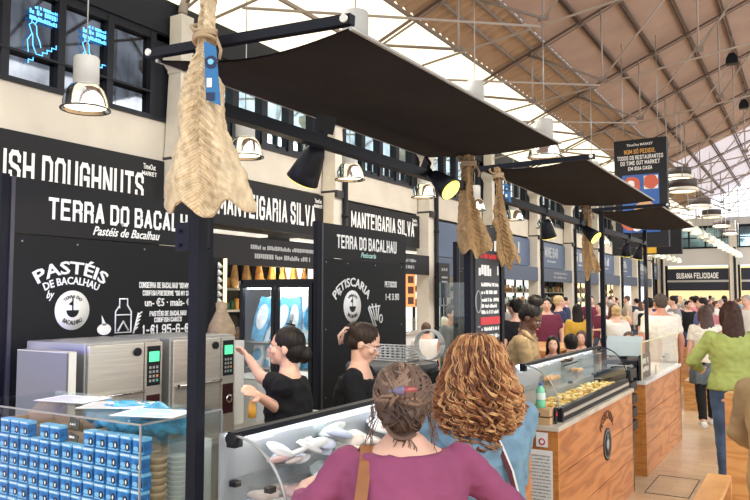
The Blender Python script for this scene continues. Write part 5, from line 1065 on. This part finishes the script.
q.loft(rg, sm=False); obj('strap', q, lthr, t); obj('pouch', MB().box(-.46, -.30, -.2, .02, .55, .80), lthr, t, bevel=.02)

# redhead in denim
L_, rz, h = (-1.165, 2.72, 0), R(34), 1.625; s = h/1.7
pw, Hm, s, U, E_, W_, SH = person('woman in denim shirt seen from behind, with long curly copper hair', L_, rz, h, 'f', 1.20, skinC, denim, 'long', jeans, hair='none', hairm=hairbr, head=(-6, -4), wrist={-1: (-.20, .28, 1.06), 1: (.10, .30, 1.06)}, pole={-1: (-.45, -.5, -.7), 1: (.12, -.5, -.9)}, vox=.007, long_top=True)
cop = [cl('curl_copper', (.36, .135, .045), .5), cl('curl_gold', (.66, .36, .15), .45), cl('curl_dark', (.15, .05, .02), .55)]
hp_ = [(.125, .02, .02, -.02), (.112, .068, .068, -.02), (.075, .100, .104, -.02), (.02, .118, .116, -.028), (-.05, .138, .112, -.04), (-.12, .160, .104, -.055), (-.185, .162, .09, -.075), (-.25, .130, .065, -.092), (-.305, .070, .035, -.10)]
hq = MB(); hq.loft([[Hm @ Vector((rx*.93*math.cos(a), yc+ry*.93*math.sin(a), z)) for a in (2*PI*i/26 for i in range(26))] for z, rx, ry, yc in hp_]); hq.ell(Hm @ Vector((0, -.0, .03)), (.07, .07, .07), seg=12)
e = remesh(hq, .008, 4)
displace(e, lambda c: .012*noise.noise(c*20))
obj('hair', setm(e, cop[2]), None, pw)
rr = random.Random(9)
def fn(i):
    r_ = random.Random(i//8+77); a = r_.uniform(PI*.93, PI*2.07) if (i//8) % 8 else r_.uniform(0, 2*PI); t0 = r_.choice((0, 0, 0, .04, .12, .3)); t1 = r_.uniform(.72, 1.10)+rr.uniform(-.03, .03); n = 36; cr_ = r_.uniform(.010, .021); fq = r_.uniform(22, 38); ph_ = r_.uniform(0, 6); pts = []; da = r_.uniform(-.3, .3)
    oa = rr.uniform(-.035, .035); orad = rr.uniform(-.006, .008); op = rr.uniform(-.35, .35); ex = r_.uniform(.97, 1.10)
    for j in range(n):
        u = t0+(t1-t0)*j/(n-1); f = min(u, .999)*(len(hp_)-1); k = int(f); ff = f-k; z, rx, ry, yc = [hp_[k][m_]*(1-ff)+hp_[k+1][m_]*ff for m_ in range(4)]
        if u > 1: z -= (u-1)*.5
        am = cr_*min(1, max(0, u-.12)*1.7)**1.2; th_ = fq*u*(.6+.5*u)+ph_+op; aa = a+oa+da*u+.10*math.sin(3*u+ph_)
        pts.append(((rx*ex+orad+am*math.cos(th_))*math.cos(aa)+am*math.sin(th_), yc+(ry*ex+orad+am*math.cos(th_))*math.sin(aa), z+.008*math.sin(th_)))
    return pts, (r_.choice((0, 0, 1, 1, 2)) if rr.random() < .75 else rr.randrange(3)), [.0023]*(n-4)+[.002, .0016, .0012, .0009]
strands(pw, Hm, 1200, fn, cop, name='curls')
t = thing('crossbody_strap', 'dark red and cream bag strap across the back of the woman in denim', 'strap', L_, rz); pth = [U(p)*s for p in ((.02, -.118, 1.36), (.06, -.140, 1.28), (.10, -.150, 1.18), (.13, -.148, 1.06), (.15, -.150, .95), (.17, -.13, .88))]
for nm, o_, wd, mm in (('strap', 0, .009, cl('strap_darkred', (.09, .012, .02), .7)), ('cream_edge', .012, .004, whitep)):
    rg = []
    for i, p in enumerate(pth):
        d = (pth[min(i+1, len(pth)-1)]-pth[max(i-1, 0)]).normalized(); sd_ = Vector((1, 0, .1)); sd_ = (sd_-d*sd_.dot(d)).normalized(); nn = d.cross(sd_); rg.append([p+sd_*(a*wd+o_)+nn*b*.003 for a, b in ((-1, -1), (1, -1), (1, 1), (-1, 1))])
    obj(nm, MB().loft(rg, sm=False), mm, t)

# standing customers beyond the counters
person('man in off-white T-shirt with cropped hair standing with his back turned beyond the second counter', (-1.80, 10.62, 0), R(40), 1.82, 'm', 1.12, cl('skin_tan', (.50, .22, .15), .5), whitet, 'short', cl('olive_shorts', (.10, .09, .06), .9), hair='short', hairm=cl('hair_cropped', (.06, .045, .035), .7), vox=.01, long_top=True)
pw, Hm, s, U, E_, W_, SH = person('woman in white T-shirt and black trousers with a denim jacket round her waist', (-1.28, 10.95, 0), R(15), 1.66, 'f', .98, skinC, whitet, 'short', blackt, whitep, hair='long', hairm=cl('hair_chestnut', (.06, .025, .018), .5), walk=.7, vox=.01, head=(15, 0))
jk = MB(); jk.loft([[Vector(((.19+.02*math.sin(5*a))*m_*math.cos(a), (.15+.015*math.sin(4*a))*m_*math.sin(a), z)) for a in (2*PI*i/26 for i in range(26))] for z, m_ in ((1.02, .9), (.95, 1.0), (.8, 1.08), (.62, 1.1), (.60, 1.05))]); obj('jacket', jk, cl('washed_denim', (.13, .17, .20), .9, var=.3, scale=12), pw)
pw, Hm, s, U, E_, W_, SH = person('woman in lime green sweater and jeans with long dark hair, back turned', (-.66, 7.58, 0), R(22), 1.74, 'f', 1.15, skinC, green, 'long', jeans, hair='long', hairm=cl('hair_darkchest', (.045, .020, .014), .5, var=.4, scale=40), vox=.009, wrist={-1: (-.2, .28, 1.05), 1: (.24, .25, .98)}, pole={-1: (-1, -.5, -.4), 1: (1, -.4, -.5)})
# bent customer at the right edge, teal and navy neighbours
person('person in khaki jacket with back turned, cut off by the right edge of the picture', (-.10, 4.2, 0), R(-5), 1.62, 'm', 1.22, skinC, khaki, 'long', khaki, hair='short', hairm=hairbr, vox=.009, fat=1.25, lean=14, long_top=True, wrist={-1: (-.16, .36, .98)}, pole={-1: (-1, -.3, -.5)})
person('person in teal top, only the bent elbow showing at the right edge', (.03, 3.33, 0), R(-10), 1.66, 'f', 1.15, skinC, cl('teal_top', (.05, .38, .32), .85), 'long', blackt, hair='bob', vox=.009, wrist={-1: (-.10, .36, 1.10)}, pole={-1: (-1, -.3, -.2)})
person('person in navy top, only the sleeve showing in the lower right corner', (.09, 2.72, 0), R(-5), 1.5, 'm', 1.15, skinC, cl('navy_top', (.03, .035, .10), .85), 'long', blackt, hair='short', vox=.009, wrist={-1: (-.12, .34, 1.0)}, pole={-1: (-1, -.3, -.4)})

# crowd: a few figures built once, then copied with their own clothes and hair
def solid(n, c): return cl('cloth_'+n, c, .9)
CT = {'white': (.70, .68, .64), 'black': (.014, .014, .016), 'mustard': (.55, .33, .04), 'red': (.42, .05, .05), 'navy': (.03, .04, .10), 'grey': (.28, .28, .29), 'olive': (.13, .15, .08), 'pink': (.60, .22, .26), 'pale blue': (.35, .48, .60), 'beige': (.50, .42, .32), 'patterned blue': (.10, .12, .26), 'maroon': (.14, .02, .05)}
HC = {'dark': hairbk, 'brown': hairbr, 'blond': hairbl, 'grey': hairgr}
ck = dict(vox=.02, eyes=True, top=solid('white', CT['white']), bottom=jeans)
PR = {'sm': person('x', (0, 0, 0), 0, 1.76, 'm', 1, skinC, hair='short', sleeve='short', **ck), 'sf': person('x', (0, 0, 0), 0, 1.65, 'f', 1, skinC, hair='long', sleeve='long', wrist={1: (.15, .3, 1.05)}, **ck),
      'sb': person('x', (0, 0, 0), 0, 1.64, 'f', 1, skinC, hair='bun', sleeve='short', wrist={-1: (-.1, .32, 1.1)}, **ck), 'tf': person('x', (0, 0, 0), 0, 1.66, 'f', 1, skinC, hair='long', sleeve='short', seat=True, wrist={1: (.12, .36, .72), -1: (-.12, .36, .72)}, lean=8, **ck),
      'tm': person('x', (0, 0, 0), 0, 1.76, 'm', 1, skinC, hair='short', sleeve='long', seat=True, wrist={1: (.12, .36, .74), -1: (-.12, .38, .72)}, lean=8, **ck)}
PR = {k: v[0] for k, v in PR.items()}
crowd = []   # kind, x, y, facing, top, hair, label or None
def cp_person(k, x, y, rz, top, hair, sc=1, z=0):
    src = PR[k]; o = src.copy(); C.objects.link(o); o.location = (x, y, z); o.rotation_euler.z = R(rz); o.scale = [v*sc for v in src.scale]
    for ch in [c for c in bpy.data.objects if c.parent == src]:
        c = ch.copy(); C.objects.link(c); c.parent = o
        n = c.name.split('.')[0]
        if n in ('shirt', 'hair', 'eyebrow'):
            c.material_slots[0].link = 'OBJECT'; c.material_slots[0].material = solid(top, CT[top]) if n == 'shirt' else HC[hair]
    crowd.append((o, top, hair, k)); return o
named = [('sm', -3.30, 9.0, 60, 'black', 'dark', 'dark-haired man in a black top left of the menu board posts, near the white doors'), ('tf', -3.75, 9.9, 170, 'pink', 'grey', None), ('tf', -2.98, 9.5, 200, 'red', 'dark', 'dark-haired woman in a red sleeveless-looking top facing the camera behind the worker in khaki'),
         ('tm', -2.45, 8.6, 30, 'white', 'dark', None), ('sf', -3.50, 12.6, 20, 'mustard', 'dark', 'person in a mustard top with back turned near the WINE BAR sign'), ('sm', -3.95, 12.3, 200, 'maroon', 'dark', None), ('tf', -3.05, 11.2, 190, 'olive', 'brown', None),
         ('sb', -2.75, 12.2, 30, 'white', 'blond', None), ('sm', -2.15, 12.75, 20, 'white', 'blond', None), ('sf', -2.95, 12.9, 210, 'white', 'brown', None), ('sm', -2.55, 13.8, 60, 'black', 'dark', None), ('tf', -2.25, 9.75, 100, 'beige', 'dark', None), ('tf', -2.35, 11.2, 190, 'grey', 'brown', None),
         ('sm', -2.55, 15.1, 200, 'white', 'brown', 'pale-shirted man facing the camera left of the man with cropped hair'), ('sm', -1.72, 14.4, 120, 'patterned blue', 'dark', 'tall man in a patterned shirt looking left behind the woman in white'), ('tf', -1.22, 12.35, 20, 'beige', 'blond', 'blond seated person just left of the green sweater'),
         ('sf', -.35, 9.9, 70, 'black', 'dark', None), ('tm', -5.6, 10.9, 20, 'white', 'brown', 'man in white at the cheese stall right of the second blackboard'), ('sf', -5.5, 11.8, 200, 'beige', 'dark', 'dark-haired woman in a pale top facing the camera at the cheese stall'), ('sb', -4.45, 9.5, 240, 'grey', 'dark', None)]
for k, x, y, rz, top, hair, lab in named:
    o = cp_person(k, x, y, rz, top, hair)
    if lab: o['label'] = lab; crowd.pop()
rr = random.Random(21); spots = []
tries = 0
tb = [(-3.6, 11.0), (-3.4, 14.2), (-5.2, 13.5), (-1.9, 16.5), (-1.0, 18.5), (-3.6, 19.0), (-2.6, 24.5), (-1.6, 29.0)]
busy = [(p[1], p[2]) for p in named]+[(-1.6, 13.2), (-1.02, 13.2), (-1.6, 12.6), (-1.0, 12.6), (-1.6, 13.8), (-1.02, 13.8)]
while len(spots) < 85 and tries < 6000:
    tries += 1; y = 13+30*rr.random()**1.1; x = rr.uniform(-7.0+ (y-13)*.02, -.5-(y-13)*.05)
    if any((x-a)**2+(y-b)**2 < .62**2 for a, b in spots+busy) or any(abs(x-a) < .7 and abs(y-b) < 1.3 for a, b in tb): continue
    spots.append((x, y))
tops = ['white', 'black', 'black', 'navy', 'grey', 'white', 'red', 'pink', 'pale blue', 'olive', 'beige', 'maroon', 'navy', 'white']
for x, y in spots: cp_person(rr.choice(['sm', 'sf', 'sb', 'sm']), x, y, rr.uniform(0, 360), rr.choice(tops), rr.choice(['dark', 'dark', 'brown', 'brown', 'blond', 'grey']), rr.uniform(.93, 1.03))
for i, (x, y) in enumerate(tb):
    for dx in (-.62, .62):
        for dy in (-.6, 0, .6):
            if rr.random() < .6 and i not in (0, 2) and all((x+dx-a)**2+(y+dy-b)**2 > .5**2 for a, b in spots+busy): cp_person(rr.choice(['tm', 'tf']), x+dx, y+dy, -90 if dx < 0 else 90, rr.choice(tops), rr.choice(['dark', 'brown', 'blond']))
for k, o in PR.items():
    for c in [c for c in bpy.data.objects if c.parent == o]: bpy.data.objects.remove(c)
    bpy.data.objects.remove(o)
ordw = ['first', 'second', 'third', 'fourth', 'fifth', 'sixth', 'seventh', 'eighth', 'ninth', 'tenth', 'eleventh', 'twelfth', 'thirteenth', 'fourteenth', 'fifteenth', 'sixteenth', 'seventeenth', 'eighteenth', 'nineteenth', 'twentieth']
by_top = {}
for o, top, hair, k in crowd: by_top.setdefault((top, hair, k[0]), []).append(o)
for (top, hair, kk), lst in by_top.items():
    lst.sort(key=lambda o: -math.atan2(-o.location.x, o.location.y))
    for i, o in enumerate(lst):
        o['label'] = '%s person in %s top, %s hair, ' % ('standing' if kk == 's' else 'seated', top, hair) + ('%s from the left in the crowd' % ordw[min(i, 19)] if len(lst) > 1 else 'in the crowd'); o['group'] = 'people in the crowd'

bpy.data.scenes.remove(WS)
